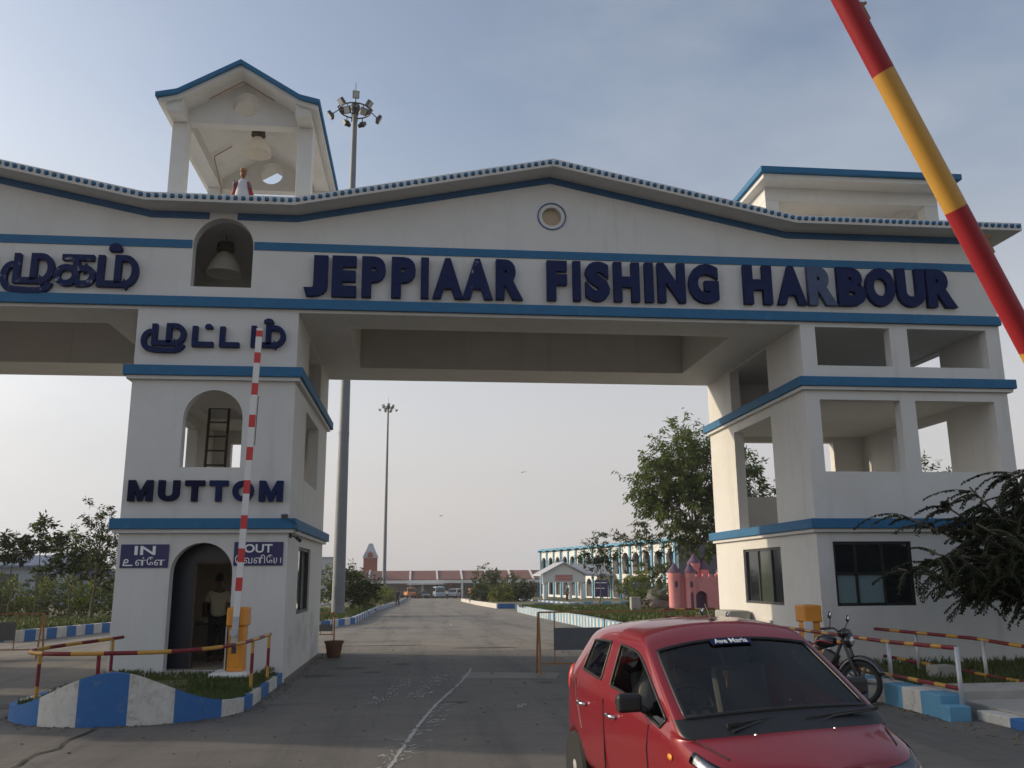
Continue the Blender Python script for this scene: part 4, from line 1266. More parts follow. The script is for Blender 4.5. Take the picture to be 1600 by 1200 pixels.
ST = [
 [(1.62,.50,.20),(1.72,.52,.36),(1.73,.54,.52),(1.66,.56,.66),(1.64,.50,.70),(1.64,.42,.715),(1.645,.34,.72),(1.65,.26,.725),(1.655,.14,.73),(1.66,0,.73)],
 [(1.44,.70,.20),(1.50,.74,.38),(1.48,.745,.56),(1.43,.72,.71),(1.42,.67,.76),(1.41,.58,.785),(1.415,.47,.80),(1.42,.36,.805),(1.43,.18,.815),(1.43,0,.82)],
 [(1.2,.73,.20),(1.22,.775,.40),(1.21,.77,.60),(1.2,.742,.775),(1.21,.71,.815),(1.22,.64,.836),(1.235,.54,.846),(1.245,.42,.853),(1.26,.22,.864),(1.27,0,.868)],
 [(.96,.73,.20),(.97,.775,.42),(.97,.775,.62),(.99,.758,.812),(1.03,.745,.842),(1.07,.728,.858),(1.12,.725,.860),(1.165,.67,.867),(1.23,.36,.881),(1.253,0,.886)],
 [(.76,.73,.20),(.78,.775,.42),(.78,.775,.65),(.82,.77,.845),(.88,.757,.876),(.98,.755,.88),(1.09,.745,.872),(1.13,.732,.874),(1.205,.38,.890),(1.228,0,.895)],
 [(.2,.73,.2),(.2,.775,.42),(.2,.775,.70),(.2,.765,.91),(.22,.75,.945),(.34,.645,1.36),(.325,.634,1.385),(.305,.615,1.408),(.215,.31,1.470),(.19,0,1.482)],
 [(.08,.73,.2),(.08,.775,.42),(.08,.775,.70),(.08,.766,.915),(.08,.752,.95),(.2,.63,1.385),(.19,.605,1.422),(.17,.565,1.448),(.12,.29,1.488),(.105,0,1.497)],
 [(-.28,.73,.2),(-.28,.775,.42),(-.28,.775,.71),(-.28,.77,.935),(-.28,.752,.98),(-.22,.62,1.41),(-.22,.585,1.448),(-.22,.49,1.485),(-.22,.26,1.508),(-.22,0,1.515)],
 [(-.36,.73,.2),(-.36,.775,.42),(-.36,.775,.71),(-.36,.77,.94),(-.36,.752,.99),(-.31,.62,1.41),(-.31,.585,1.448),(-.31,.49,1.485),(-.31,.26,1.508),(-.31,0,1.515)],
 [(-.92,.73,.2),(-.95,.775,.42),(-.95,.775,.73),(-.98,.765,.98),(-1.02,.745,1.06),(-.90,.605,1.39),(-.92,.565,1.425),(-.95,.475,1.455),(-.97,.25,1.478),(-.97,0,1.485)],
 [(-1.35,.70,.22),(-1.40,.76,.44),(-1.42,.755,.74),(-1.40,.735,1.0),(-1.40,.70,1.09),(-1.36,.55,1.29),(-1.38,.51,1.335),(-1.42,.44,1.37),(-1.45,.24,1.392),(-1.46,0,1.398)],
 [(-1.6,.62,.24),(-1.68,.66,.45),(-1.70,.66,.74),(-1.68,.62,.94),(-1.66,.57,1.02),(-1.62,.52,1.06),(-1.62,.50,1.07),(-1.62,.47,1.075),(-1.63,.24,1.08),(-1.64,0,1.08)],
]
S, NR = len(ST), 10
vs = []; idx = {}
for s in range(S):
    for r in range(NR):
        for sd in ((1, -1) if r < NR - 1 else (0,)):
            x, y, z = ST[s][r]
            idx[s, r, sd] = len(vs); vs.append((x, y * (sd or 1), z))
def vi(s, r, sd): return idx[s, r, sd if r < NR - 1 else 0]
faces, fm = [], []
def cls(s, r):
    if s == 4 and r in (7, 8): return 1                      # windscreen
    if r == 4 and s in (4, 5, 6): return 2                   # front door glass
    if r == 4 and s == 8: return 3                           # rear door glass
    if s == 10 and r in (7, 8): return 4                     # back glass
    if s == 3 and r in (6, 7, 8): return 6                   # black cowl strip
    if s == 1 and r == 3: return 5                           # headlamp
    if s == 0 and r == 3: return 5
    return 0
for sd in (1, -1):
    for s in range(S - 1):
        for r in range(NR - 1):
            f = [vi(s, r, sd), vi(s, r + 1, sd), vi(s + 1, r + 1, sd), vi(s + 1, r, sd)]
            faces.append(f if sd > 0 else f[::-1]); fm.append(cls(s, r) + (10 if sd < 0 and cls(s, r) in (2, 3, 5) else 0))
for s, rev in ((0, 0), (S - 1, 1)):
    for r in range(NR - 1):
        f = [vi(s, r, 1), vi(s, r, -1), vi(s, r + 1, -1), vi(s, r + 1, 1)]
        if r == NR - 2: f = [vi(s, r, 1), vi(s, r, -1), vi(s, r + 1, 1)]
        faces.append(f[::-1] if rev else f); fm.append(0)
for s in range(S - 1):
    faces.append([vi(s, 0, 1), vi(s, 0, -1), vi(s + 1, 0, -1), vi(s + 1, 0, 1)]); fm.append(0)
me = bpy.data.meshes.new("cage"); me.from_pydata(vs, [], faces)
bm = bmesh.new(); bm.from_mesh(me); bmesh.ops.recalc_face_normals(bm, faces=bm.faces); bm.to_mesh(me); bm.free()
kinds = sorted(set(fm)); 
for _ in kinds: me.materials.append(PAINT)
for p, k in zip(me.polygons, fm): p.material_index = kinds.index(k)
o = bpy.data.objects.new("cage", me); col.objects.link(o)
md = o.modifiers.new("s", 'SUBSURF'); md.levels = 3; md.render_levels = 3
cu = MB()
for x in (1.19, -1.19):
    for s in (1, -1): cu.lathe([(.315, -.25), (.315, .25)], (x, s * .72, .285), 40, 0, Matrix.Rotation(PI / 2, 3, 'X'))
cut = cu.build("cut", PAINT, weld=True)
bo = o.modifiers.new("b", 'BOOLEAN'); bo.object = cut; bo.operation = 'DIFFERENCE'; bo.solver = 'EXACT'
dg = bpy.context.evaluated_depsgraph_get()
full = bpy.data.meshes.new_from_object(o.evaluated_get(dg))
bpy.data.objects.remove(o); bpy.data.objects.remove(cut)
def extract(full, mi, name, m, parent, push=0):
    bm = bmesh.new(); bm.from_mesh(full)
    kill = [f for f in bm.faces if f.material_index not in mi]
    bmesh.ops.delete(bm, geom=kill, context='FACES')
    bm.normal_update()
    if push:
        ns = [(v, v.normal.copy()) for v in bm.verts]
        for v, n in ns: v.co += n * push
    m2 = bpy.data.meshes.new(name); bm.to_mesh(m2); bm.free()
    for p in m2.polygons: p.material_index = 0; p.use_smooth = True
    m2.materials.clear(); m2.materials.append(m)
    ob = bpy.data.objects.new(name, m2); col.objects.link(ob); ob.parent = parent
    return ob
K = lambda *a: [kinds.index(k) for k in a]
body = extract(full, K(0), "body", PAINT, car)
extract(full, K(6), "cowl_grille", BLACK, car)
for p in body.data.polygons: p.use_smooth = True
w1 = extract(full, K(1), "windscreen", CGLASS, car, -.004)
for k, n in ((2, "side_window"), (12, "side_window"), (3, "side_window"), (13, "side_window"), (4, "rear_window")):
    extract(full, K(k), n, CGLASS, car, -.004)
for k in (5, 15):
    hl = extract(full, K(k), "headlight", LENS, car, .003)
    b_ = extract(full, K(k), "reflector", mat("lamp_bowl", (.5, .52, .55), .25, .8), hl, -.02)
    sd = 1 if k == 5 else -1
    mb = MB(); mb.ball((1.40, sd * .60, .71), .04, 14); mb.ball((1.50, sd * .55, .675), .03, 12); mb.build("bulb_projector", CHROME, hl, world=False, smooth=True)
# black rubber round the glass: boundary loops of each window
def seal(full, k, r, name="window_seal", inset=0):
    bm = bmesh.new(); bm.from_mesh(full)
    bmesh.ops.delete(bm, geom=[f for f in bm.faces if f.material_index not in K(k)], context='FACES')
    bm.verts.ensure_lookup_table()
    be = [e for e in bm.edges if e.is_boundary]
    adj = {}
    for e in be:
        for a, b in ((e.verts[0], e.verts[1]), (e.verts[1], e.verts[0])): adj.setdefault(a.index, []).append(b.index)
    st = be[0].verts[0].index; loop = [st]; pv = None
    while True:
        nx = [q for q in adj[loop[-1]] if q != pv]
        pv = loop[-1]
        if not nx or nx[0] == st: break
        loop.append(nx[0])
    pts = [bm.verts[i].co.copy() for i in loop]
    bm.free()
    mb = MB(); mb.tube(pts + [pts[0]], r, 6, cap=False); return mb.build(name, BLACK, car, world=False, smooth=True)
for k in (1, 2, 12, 3, 13, 4): seal(full, k, .011 if k != 1 else .014)
bpy.data.meshes.remove(full)
# interior
CAB = mat("cabin_grey", (.06, .06, .062), .8); SEATM = mat("seat_cloth", (.09, .086, .08), .9)
mb = MB(); mb.box(-1.3, 1.1, -.70, .70, .22, .3); mb.build("cabin_floor", CAB, car, world=False)
mb = MB(); mb.prism([(.98, .925), (.5, .9), (.42, .78), (.55, .5), (1.0, .5)], lambda u, v, t: (u, t, v), -.66, .66); mb.build("dashboard", CAB, car, world=False, bevel=.03)
for x, y in ((.05, -.34), (.05, .34)):
    mb = MB(); mb.obox((x - .2, y, .8), (.06, .22, .34), Matrix.Rotation(R(-14), 3, 'Y')); mb.box(x - .15, x + .35, y - .22, y + .22, .42, .56); mb.obox((x - .31, y, 1.2), (.04, .12, .08), Matrix.Rotation(R(-14), 3, 'Y'))
    mb.build("front_seat", SEATM, car, world=False, bevel=.04)
mb = MB(); mb.obox((-1.0, 0, .74), (.07, .6, .26), Matrix.Rotation(R(-14), 3, 'Y')); mb.box(-.95, -.5, -.6, .6, .4, .55); mb.build("rear_seat", SEATM, car, world=False, bevel=.04)
mb = MB(); q = Matrix.Rotation(R(65), 3, 'Y'); mb.tube([Vector((.4, -.34, .92)) + q @ Vector((.17 * math.cos(2 * PI * k / 20), .17 * math.sin(2 * PI * k / 20), 0)) for k in range(21)], .013, 8)
mb.bar((.4, -.34, .92), (.6, -.34, .85), .05, .05); mb.bar(Vector((.4, -.34, .92)) - Vector((0, .16, 0)), (.4, -.18, .92), .03, .02); mb.build("steering_wheel", BLACK, car, world=False, smooth=True, auto=40)
# side mirrors, handles, wipers, aerial, mirror, ornament, seams
for s in (-1, 1):
    mb = MB(); mb.obox((.56, s * .872, 1.02), (.05, .085, .06), Matrix.Rotation(s * .12, 3, 'Z')); mb.bar((.58, s * .74, .955), (.57, s * .8, .985), .07, .05)
    mh = mb.build("side_mirror", BLACK, car, world=False, bevel=.04)
    mh.modifiers["bevel"].segments = 5
    mb = MB(); mb.lathe([(.072, -.002), (.072, .002)], (.487, s * .868, 1.02), 16, 0, Matrix.Rotation(PI / 2, 3, 'Y') @ Matrix.Diagonal((.8, 1.1, 1))); mb.build("mirror_glass", CHROME, mh, world=False)
    for x in (-.12, -.86):
        mb = MB(); mb.tube([(x - .09, s * .772, .83), (x - .05, s * .80, .835), (x + .05, s * .80, .835), (x + .09, s * .772, .83)], .016, 10); mb.build("door_handle", CHROME, car, world=False, smooth=True)
    for pts in ([(-.32, .781, .24), (-.32, .785, .5), (-.32, .781, .72), (-.32, .776, .93)], [(.62, .778, .3), (.60, .784, .5), (.58, .78, .72), (.62, .768, .88)], [(-.93, .776, .62), (-1.06, .77, .85), (-1.1, .758, 1.0)]):
        mb = MB(); mb.tube([(x, s * (y - .006), z) for x, y, z in pts], .006, 6); mb.build("door_seam", BLACK, car, world=False)
    mb = MB(); mb.ball((.98, s * .768, .74), .03, 10, sq=(1.3, .35, .7)); mb.build("side_indicator", mat("amber_lens", (.8, .3, .03), .2), car, world=False, smooth=True)
    mb = MB(); mb.ball((-1.62, s * .6, .9), .11, 12, sq=(.7, .6, 1.6)); mb.build("tail_light", REDP, car, world=False, smooth=True)
    y0 = -.42 if s < 0 else .12
    mb = MB(); mb.tube([(1.19, y0, .9), (1.14, y0 + .2, .935), (1.10, y0 + .5, .945)], .008, 6); mb.bar((1.15, y0 - .02, .93), (1.09, y0 + .56, .95), .012, .02); mb.build("wiper", BLACK, car, world=False)
for y in (-.3, .25):
    mb = MB(); mb.ball((1.25, y, .88), .008, 8); mb.build("washer_jet", CHROME, car, world=False)
mb = MB(); mb.lathe([(.035, 1.478), (.03, 1.5), (.01, 1.51)], (.0, .05, 0), 10); mb.tube([(.0, .05, 1.5), (-.1, .05, 1.62)], .006, 6); mb.build("aerial", BLACK, car, world=False)
mb = MB(); mb.obox((.22, 0, 1.36), (.02, .1, .035), Matrix.Rotation(.2, 3, 'Y')); mb.build("rear_view_mirror", BLACK, car, world=False, bevel=.01)
mb = MB(); mb.tube([(.24, .02, 1.33), (.24, .02, 1.12)], .003, 6, 0); mb.ball((.24, .02, 1.13), .022, 8, 1); mb.tube([(.24, .02, 1.11), (.24, .02, 1.03)], [.014, .006], 6, 1); mb.build("hanging_charm", [DARK, RUST], car, world=False)
# number plate, grille and bumper intake
mb = MB(); mb.box(1.725, 1.738, -.25, .25, .36, .47); mb.build("number_plate", WHITE, car, world=False)
mb = MB(); mb.box(1.66, 1.735, -.36, .36, .22, .33); mb.build("bumper_intake", BLACK, car, world=False, bevel=.02)
mb = MB(); mb.box(1.66, 1.742, -.3, .3, .55, .6); mb.build("grille", BLACK, car, world=False, bevel=.02)
# bonnet shut lines
for s in (-1, 1):
    mb = MB(); mb.tube([(1.11, s * .70, .868), (1.22, s * .64, .838), (1.41, s * .57, .787)], .004, 6); mb.build("bonnet_seam", BLACK, car, world=False)
for x in (1.19, -1.19):
    for s in (-1, 1):
        wh = MB(); wh.lathe([(.19, -.08), (.255, -.085), (.28, -.06), (.28, .06), (.255, .085), (.19, .08)], n=32, mtx=Matrix.Rotation(PI / 2, 3, 'X'), c=(x, s * .69, .28))
        wo = wh.build("wheel", RUBBER, car, world=False, smooth=True, auto=35)
        rm = MB(); rm.lathe([(.195, .03), (.195, .07), (.17, .06), (.05, .08), (.02, .085)], n=32, mtx=Matrix.Rotation(-s * PI / 2, 3, 'X'), c=(x, s * .69, .28)); rm.build("rim", STEEL, wo, world=False, smooth=True, auto=35)
# windscreen sunstrip with its lettering, lying on the glass
A_, B_ = Vector((.21, 0, 1.476)), Vector((1.18, 0, .915))
dn = (B_ - A_).normalized(); nn = Vector((-dn.z, 0, dn.x)); nn = nn if nn.x > 0 else -nn
def onglass(y, s, lift):
    return A_ + dn * s + nn * (lift - .02 * (y / .5) ** 2) + Vector((0, y, 0))
mb = MB()
for k in range(6):
    ya, yb = -.16 + .32 * k / 6, -.16 + .32 * (k + 1) / 6
    mb.face([onglass(ya, .17, .004), onglass(yb, .17, .004), onglass(yb, .25, .004), onglass(ya, .25, .004)])
mb.build("windscreen_sticker", NAVY, car, world=False)
text_obj("lettering", "Ave Maria", WHITEL, -.13, .13, 0, .055, 0, .003, None, bold=.01, fn=lambda u, q, d: onglass(u, .24 - q, .0055 + d)).parent = car
# people in the car
DKSH = mat("dark_shirt", (.03, .03, .035), .8)
def sitter(label, lx, ly, shirt, sc_=1.0):
    th = R(-83.2); f = Vector((math.cos(th), math.sin(th))); l = Vector((-f.y, f.x))
    p = Vector((2.279, 6.897)) + f * lx + l * ly
    g = person(label, (p.x, p.y, -.36 * 1), th - PI / 2, shirt, TRS, ((-.26, .18, 1.12), (-.14, .42, 1.2)), ((.26, .18, 1.12), (.14, .42, 1.2)), ((-.12, .45, .92), (-.13, .62, .62)), ((.12, .45, .92), (.13, .62, .62)), hips=.92)
    g.scale = (sc_, sc_, sc_)
    return g
sitter("driver in dark clothes at the wheel of the red car", -.1, -.34, DKSH)
s2 = sitter("small passenger sitting behind the driver of the red car", -.78, -.5, mat("maroon_shirt", (.1, .02, .025), .8), .9)
s2.location.z = -.24

# ------------------------------------------------------------------ motorcycles
BIKEB = mat("bike_black", (.012, .012, .014), .25, coat=.6); BIKER = mat("bike_red_stripe", (.3, .02, .02), .3, coat=.5)
def motorcycle(label, loc, rz, lean=0):
    g = thing("motorcycle", label, "motorcycle", loc, rz, "motorcycles parked beside the kerb")
    g.rotation_euler = (lean, 0, rz)
    RX = Matrix.Rotation(PI / 2, 3, 'X')
    for x, nm in ((.64, "wheel"), (-.64, "wheel")):
        mb = MB(); mb.lathe([(.25, -.04), (.285, -.05), (.305, -.03), (.31, 0), (.305, .03), (.285, .05), (.25, .04)], (x, 0, .31), 32, 0, RX)
        wv = mb.v; mb.f = mb.f[:-2]; mb.m = mb.m[:-2]
        wo = mb.build(nm, RUBBER, g, world=False, smooth=True)
        mb = MB(); mb.tube([(x + .245 * math.cos(2 * PI * k / 28), 0, .31 + .245 * math.sin(2 * PI * k / 28)) for k in range(29)], .018, 6)
        for k in range(5):
            a = 2 * PI * k / 5; mb.bar((x, 0, .31), (x + .24 * math.cos(a), 0, .31 + .24 * math.sin(a)), .03, .03)
        mb.tube([(x, -.06, .31), (x, .06, .31)], .045, 10); mb.lathe([(.11, 0.045), (.11, .052)], (x, 0, .31), 20, 0, RX); mb.build("rim", DARK, wo, world=False)
    for s in (-1, 1):
        mb = MB(); mb.tube([(.64, s * .075, .31), (.5, s * .075, .68), (.4, s * .075, .95)], [.024, .026, .02], 10); mb.build("fork", DARK, g, world=False, smooth=True)
        mb = MB(); mb.tube([(-.64, s * .09, .31), (-.35, s * .11, .6), (-.32, s * .11, .66)], .03, 8); mb.build("rear_shock", DARK, g, world=False, smooth=True)
        mb = MB(); mb.tube([(.36, s * .02, 1.0), (.34, s * .2, 1.06), (.26, s * .33, 1.04)], .012, 8); mb.tube([(.3, s * .26, 1.05), (.22, s * .38, 1.03)], .018, 10); mb.tube([(.31, s * .24, 1.05), (.3, s * .36, 1.03)], .006, 6)
        mb.build("handlebar", BLACK, g, world=False, smooth=True)
        mb = MB(); mb.tube([(.3, s * .24, 1.06), (.33, s * .29, 1.17), (.33, s * .3, 1.2)], .007, 6); mb.ball((.335, s * .31, 1.24), .055, 14, sq=(.3, .75, 1.1)); mo = mb.build("mirror", BLACK, g, world=False, smooth=True)
        mb = MB(); mb.lathe([(.045, 0), (.045, .003)], (.317, s * .31, 1.24), 16, 0, Matrix.Rotation(-PI / 2, 3, 'Y') @ Matrix.Diagonal((1.1, .75, 1))); mb.ball((.345, s * .31, 1.24), .045, 12, sq=(.25, .75, 1.1)); mb.build("mirror_glass", CHROME, mo, world=False, smooth=True)
        mb = MB(); mb.tube([(.42, s * .1, .86), (.42, s * .2, .86)], .008, 6); mb.ball((.42, s * .22, .86), .03, 10); mb.build("indicator", mat("amber", (.6, .22, .03), .25), g, world=False, smooth=True)
    mb = MB(); mb.ball((.47, 0, .9), .1, 16, sq=(.8, 1, 1.1)); mb.obox((.42, 0, 1.0), (.06, .11, .05), Matrix.Rotation(-.5, 3, 'Y')); hl = mb.build("headlight", BIKEB, g, world=False, smooth=True)
    mb = MB(); mb.ball((.515, 0, .9), .075, 14, sq=(.6, 1, 1)); mb.build("lens", mat("headlamp_glass", (.5, .5, .5), .05, .6), hl, world=False, smooth=True)
    mb = MB(); mb.tube([(.64 + .34 * math.cos(R(a)), 0, .31 + .34 * math.sin(R(a))) for a in range(20, 161, 10)], .05, 8); o_ = mb.build("mudguard", BIKEB, g, world=False, smooth=True); o_.scale = (1, 1, 1)
    mb = MB(); mb.tube([(-.64 + .35 * math.cos(R(a)), 0, .33 + .35 * math.sin(R(a))) for a in range(20, 191, 10)], .055, 8); mb.build("mudguard", BIKEB, g, world=False, smooth=True)
    tk = skin_obj("tank", [(.3, 0, .86, (.1, .08)), (.14, 0, .9, (.15, .12)), (-.06, 0, .84, (.12, .09))], [(0, 1), (1, 2)], BIKEB, g)
    for s in (-1, 1):
        mb = MB(); mb.tube([(.28, s * .115, .84), (.1, s * .155, .88), (-.05, s * .12, .82)], .014, 6); mb.build("tank_stripe", BIKER, g, world=False, smooth=True)
    skin_obj("seat", [(-.1, 0, .82, (.12, .05)), (-.35, 0, .84, (.14, .055)), (-.65, 0, .9, (.11, .05))], [(0, 1), (1, 2)], BLACK, g)
    skin_obj("tail", [(-.35, 0, .74, (.11, .06)), (-.7, 0, .84, (.09, .05)), (-.85, 0, .88, (.05, .03))], [(0, 1), (1, 2)], BIKEB, g)
    mb = MB(); mb.box(-.2, .22, -.13, .13, .28, .52); mb.obox((.16, 0, .6), (.1, .1, .14), Matrix.Rotation(.5, 3, 'Y')); mb.lathe([(.1, -.19), (.1, .19)], (-.08, 0, .4), 20, 0, RX); mb.build("engine", DARK, g, world=False, bevel=.02)
    mb = MB(); mb.tube([(.4, 0, .95), (.3, 0, .72), (.26, 0, .35), (-.2, 0, .28)], .025, 8); mb.tube([(.38, 0, .88), (0, 0, .76), (-.35, 0, .72), (-.8, 0, .8)], .025, 8); mb.tube([(-.2, 0, .3), (-.64, 0, .31)], .03, 8); mb.build("frame", BLACK, g, world=False, smooth=True)
    mb = MB(); mb.tube([(.24, -.12, .55), (.3, -.15, .35), (.1, -.17, .24), (-.3, -.18, .28)], .022, 8); mb.tube([(-.3, -.18, .28), (-.8, -.19, .42)], [.03, .045], 12); mb.build("exhaust", CHROME, g, world=False, smooth=True)
    mb = MB(); mb.tube([(0, .12, .3), (-.1, .3, .02)], .012, 6); mb.build("side_stand", DARK, g, world=False)
    return g
motorcycle("black motorcycle with red tank stripe parked by the painted kerb beside the car", (6.02, 13.35, .004), R(-50), R(-7))
motorcycle("farther black motorcycle mostly hidden behind the red car roof", (4.75, 15.3, .004), R(-62), R(-8))
# ------------------------------------------------------------------ trees and plants
def leafquad(mb, p, d, ln, wd, rg, m=0):
    d = d.normalized()
    s = d.cross(Vector((rg.uniform(-1, 1), rg.uniform(-1, 1), rg.uniform(-.2, 1))))
    s = s.normalized() * wd / 2 if s.length > 1e-3 else d.orthogonal() * wd / 2
    mid = p + d * ln * .5
    mb.face([p, mid + s, p + d * ln, mid - s], m)
def tree(name, label, cat, loc, H_, crown, trunk_r, leaf, nl=6, twigs=160, leaves=26, ll=.16, lw=.05, droop=.5, lean=(0, 0), seedn=1, fork=.3, rz=0, group=None, shape=None, bark=None, tl=.55, clump=1.0):
    """tapered trunk, limbs reaching into an irregular crown, and leafy twigs at the limb ends.
    crown: list of (dx, dy, z, rx, ry, rz) lobes relative to the base"""
    rg = random.Random(seedn)
    g = thing(name, label, cat, loc, rz, group)
    tb = MB(); cr = MB()
    topz = H_ * .8
    tp = [Vector((0, 0, -.3))]
    for k in range(1, 8):
        t = k / 7
        tp.append(Vector((lean[0] * t * t + rg.gauss(0, .012 * H_) * (t < 1), lean[1] * t * t + rg.gauss(0, .012 * H_), topz * t)))
    rad = [trunk_r * (1.15 if k == 0 else (1 - .82 * k / 7)) for k in range(8)]
    tb.tube(tp, rad, 10)
    def on_trunk(z):
        for a, b in zip(tp, tp[1:]):
            if z <= b.z: return a.lerp(b, max(0, (z - a.z) / max(1e-3, b.z - a.z)))
        return tp[-1]
    wts = [l[3] * l[4] * l[5] for l in crown]; W = sum(wts)
    for ci, (dx, dy, z, rx, ry, rz_) in enumerate(crown):
        ctr = Vector((dx, dy, z))
        n_l = max(1, round(nl * wts[ci] / W))
        st0 = on_trunk(max(H_ * fork, z - .9 * rz_ - .25 * math.hypot(dx, dy)))
        limbs = []
        for k in range(n_l):
            e = ctr + Vector((rg.uniform(-.5, .5) * rx, rg.uniform(-.5, .5) * ry, rg.uniform(-.3, .5) * rz_))
            m1 = st0.lerp(e, .5) + Vector((rg.gauss(0, .06 * rx), rg.gauss(0, .06 * rx), .06 * H_ * rg.random()))
            r0 = trunk_r * .4
            tb.tube([st0, st0.lerp(m1, .5), m1, m1.lerp(e, .5) + Vector((0, 0, .02 * H_)), e], [r0, r0 * .8, r0 * .6, r0 * .4, r0 * .18], 6)
            limbs.append((m1, e))
        nt_ = max(3, round(twigs * wts[ci] / W))
        for k in range(nt_):
            while True:
                v = Vector((rg.uniform(-1, 1), rg.uniform(-1, 1), rg.uniform(-1, 1)))
                q = v.length
                if q < 1 and rg.random() < .25 + .75 * q: break
            p = ctr + Vector((v.x * rx, v.y * ry, v.z * rz_))
            m1, e = min(limbs, key=lambda L: (L[1] - p).length)
            s0 = m1.lerp(e, rg.uniform(.4, 1))
            out = (p - ctr).normalized() * .6 + Vector((rg.gauss(0, .4), rg.gauss(0, .4), rg.gauss(.1, .3)))
            tip = p + out.normalized() * tl * rg.uniform(.6, 1.3) * clump
            base = p - out.normalized() * tl * .2
            if rg.random() < .55: tb.tube([s0, s0.lerp(base, .55) + Vector((0, 0, .03 * H_ * rg.random())), base, tip], [trunk_r * .1, trunk_r * .07, trunk_r * .05, trunk_r * .02], 4, cap=False)
            nlv = round(leaves * rg.uniform(.6, 1.3))
            for j in range(nlv):
                t = rg.random()
                c = base.lerp(tip, t) + Vector((rg.gauss(0, .12), rg.gauss(0, .12), rg.gauss(0, .12))) * tl * clump
                d = out.normalized() * .6 + Vector((rg.gauss(0, .7), rg.gauss(0, .7), rg.gauss(0, .4) - droop))
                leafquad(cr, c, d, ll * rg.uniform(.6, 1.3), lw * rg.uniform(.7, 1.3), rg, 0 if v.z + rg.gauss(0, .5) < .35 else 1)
    tb.build("trunk", bark or BARK, g, world=False, smooth=True)
    cr.build("crown", list(leaf), g, world=False)
    return g
# the big tree beside the right tower
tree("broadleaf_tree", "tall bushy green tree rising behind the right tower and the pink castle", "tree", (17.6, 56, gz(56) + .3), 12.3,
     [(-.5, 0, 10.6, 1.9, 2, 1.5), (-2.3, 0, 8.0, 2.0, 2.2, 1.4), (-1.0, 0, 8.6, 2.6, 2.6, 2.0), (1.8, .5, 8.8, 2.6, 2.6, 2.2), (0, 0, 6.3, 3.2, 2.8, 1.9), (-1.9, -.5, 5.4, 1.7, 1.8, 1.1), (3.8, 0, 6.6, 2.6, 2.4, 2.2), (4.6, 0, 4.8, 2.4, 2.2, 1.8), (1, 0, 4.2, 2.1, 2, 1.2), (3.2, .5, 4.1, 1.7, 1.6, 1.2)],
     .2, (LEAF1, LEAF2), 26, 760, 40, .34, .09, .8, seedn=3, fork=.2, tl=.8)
# smaller trees in front of the office
tree("young_tree", "thin young tree with a loose round crown on the campus lawn before the office", "tree", (10.6, 52, gz(52) + .3), 4.3,
     [(-.25, 0, 3.5, .75, .75, .5), (-.75, 0, 3.0, .5, .6, .35), (.35, 0, 3.0, .7, .7, .5), (.1, .1, 2.4, .5, .6, .35)], .045, (LEAF4, LEAF1), 9, 80, 24, .17, .06, .3, seedn=5, fork=.4, tl=.35)
tree("young_tree", "leaning young tree with flat spreading leaf tiers right of the thin young tree", "tree", (14.4, 58, gz(58) + .3), 5.2,
     [(-1.8, 0, 4.7, .9, .8, .35), (-.2, 0, 4.4, 1.2, 1, .4), (1.2, 0, 3.8, 1, .9, .4), (-.9, 0, 3.2, .8, .8, .4), (.9, 0, 2.4, 1.1, .9, .5)], .06, (LEAF4, LEAF2), 10, 95, 24, .2, .07, .2, seedn=8, fork=.35, tl=.4)
def bush(label, loc, crown, leaf, seedn, ll=.14, lw=.06, twigs=90, leaves=26, cat="bush", name="bush", group=None, tl=.35, H_=None, r=.04):
    return tree(name, label, cat, loc, H_ or max(c[2] for c in crown) + .2, crown, r, leaf, 7, twigs, leaves, ll, lw, .1, seedn=seedn, fork=.1, tl=tl, group=group)
bush("rounded green bush standing right of the thin young tree on the campus lawn", (13.1, 54, gz(54) + .3), [(0, 0, 1.3, .95, .9, .8), (.3, 0, 1.9, .6, .6, .4)], (LEAF2, LEAF3), 11, twigs=110)
bush("low shrub beside the rough wall near the pink castle", (14.2, 50.5, gz(50) + .35), [(0, 0, .7, .7, .6, .5), (.6, .2, .9, .5, .5, .4)], (LEAF1, LEAF3), 12, twigs=60)
bush("narrow upright shrub on the campus lawn in front of the rough wall", (11.8, 48, gz(48) + .35), [(0, 0, .6, .35, .35, .5)], (LEAF1, LEAF2), 13, twigs=40)
bush("yellowish sapling behind the pink castle under the big tree", (16.0, 60, gz(60) + .3), [(0, 0, 1.5, .9, .9, .8), (.8, 0, 2.2, .7, .7, .6)], (LEAF1, LEAF3), 14, twigs=80)
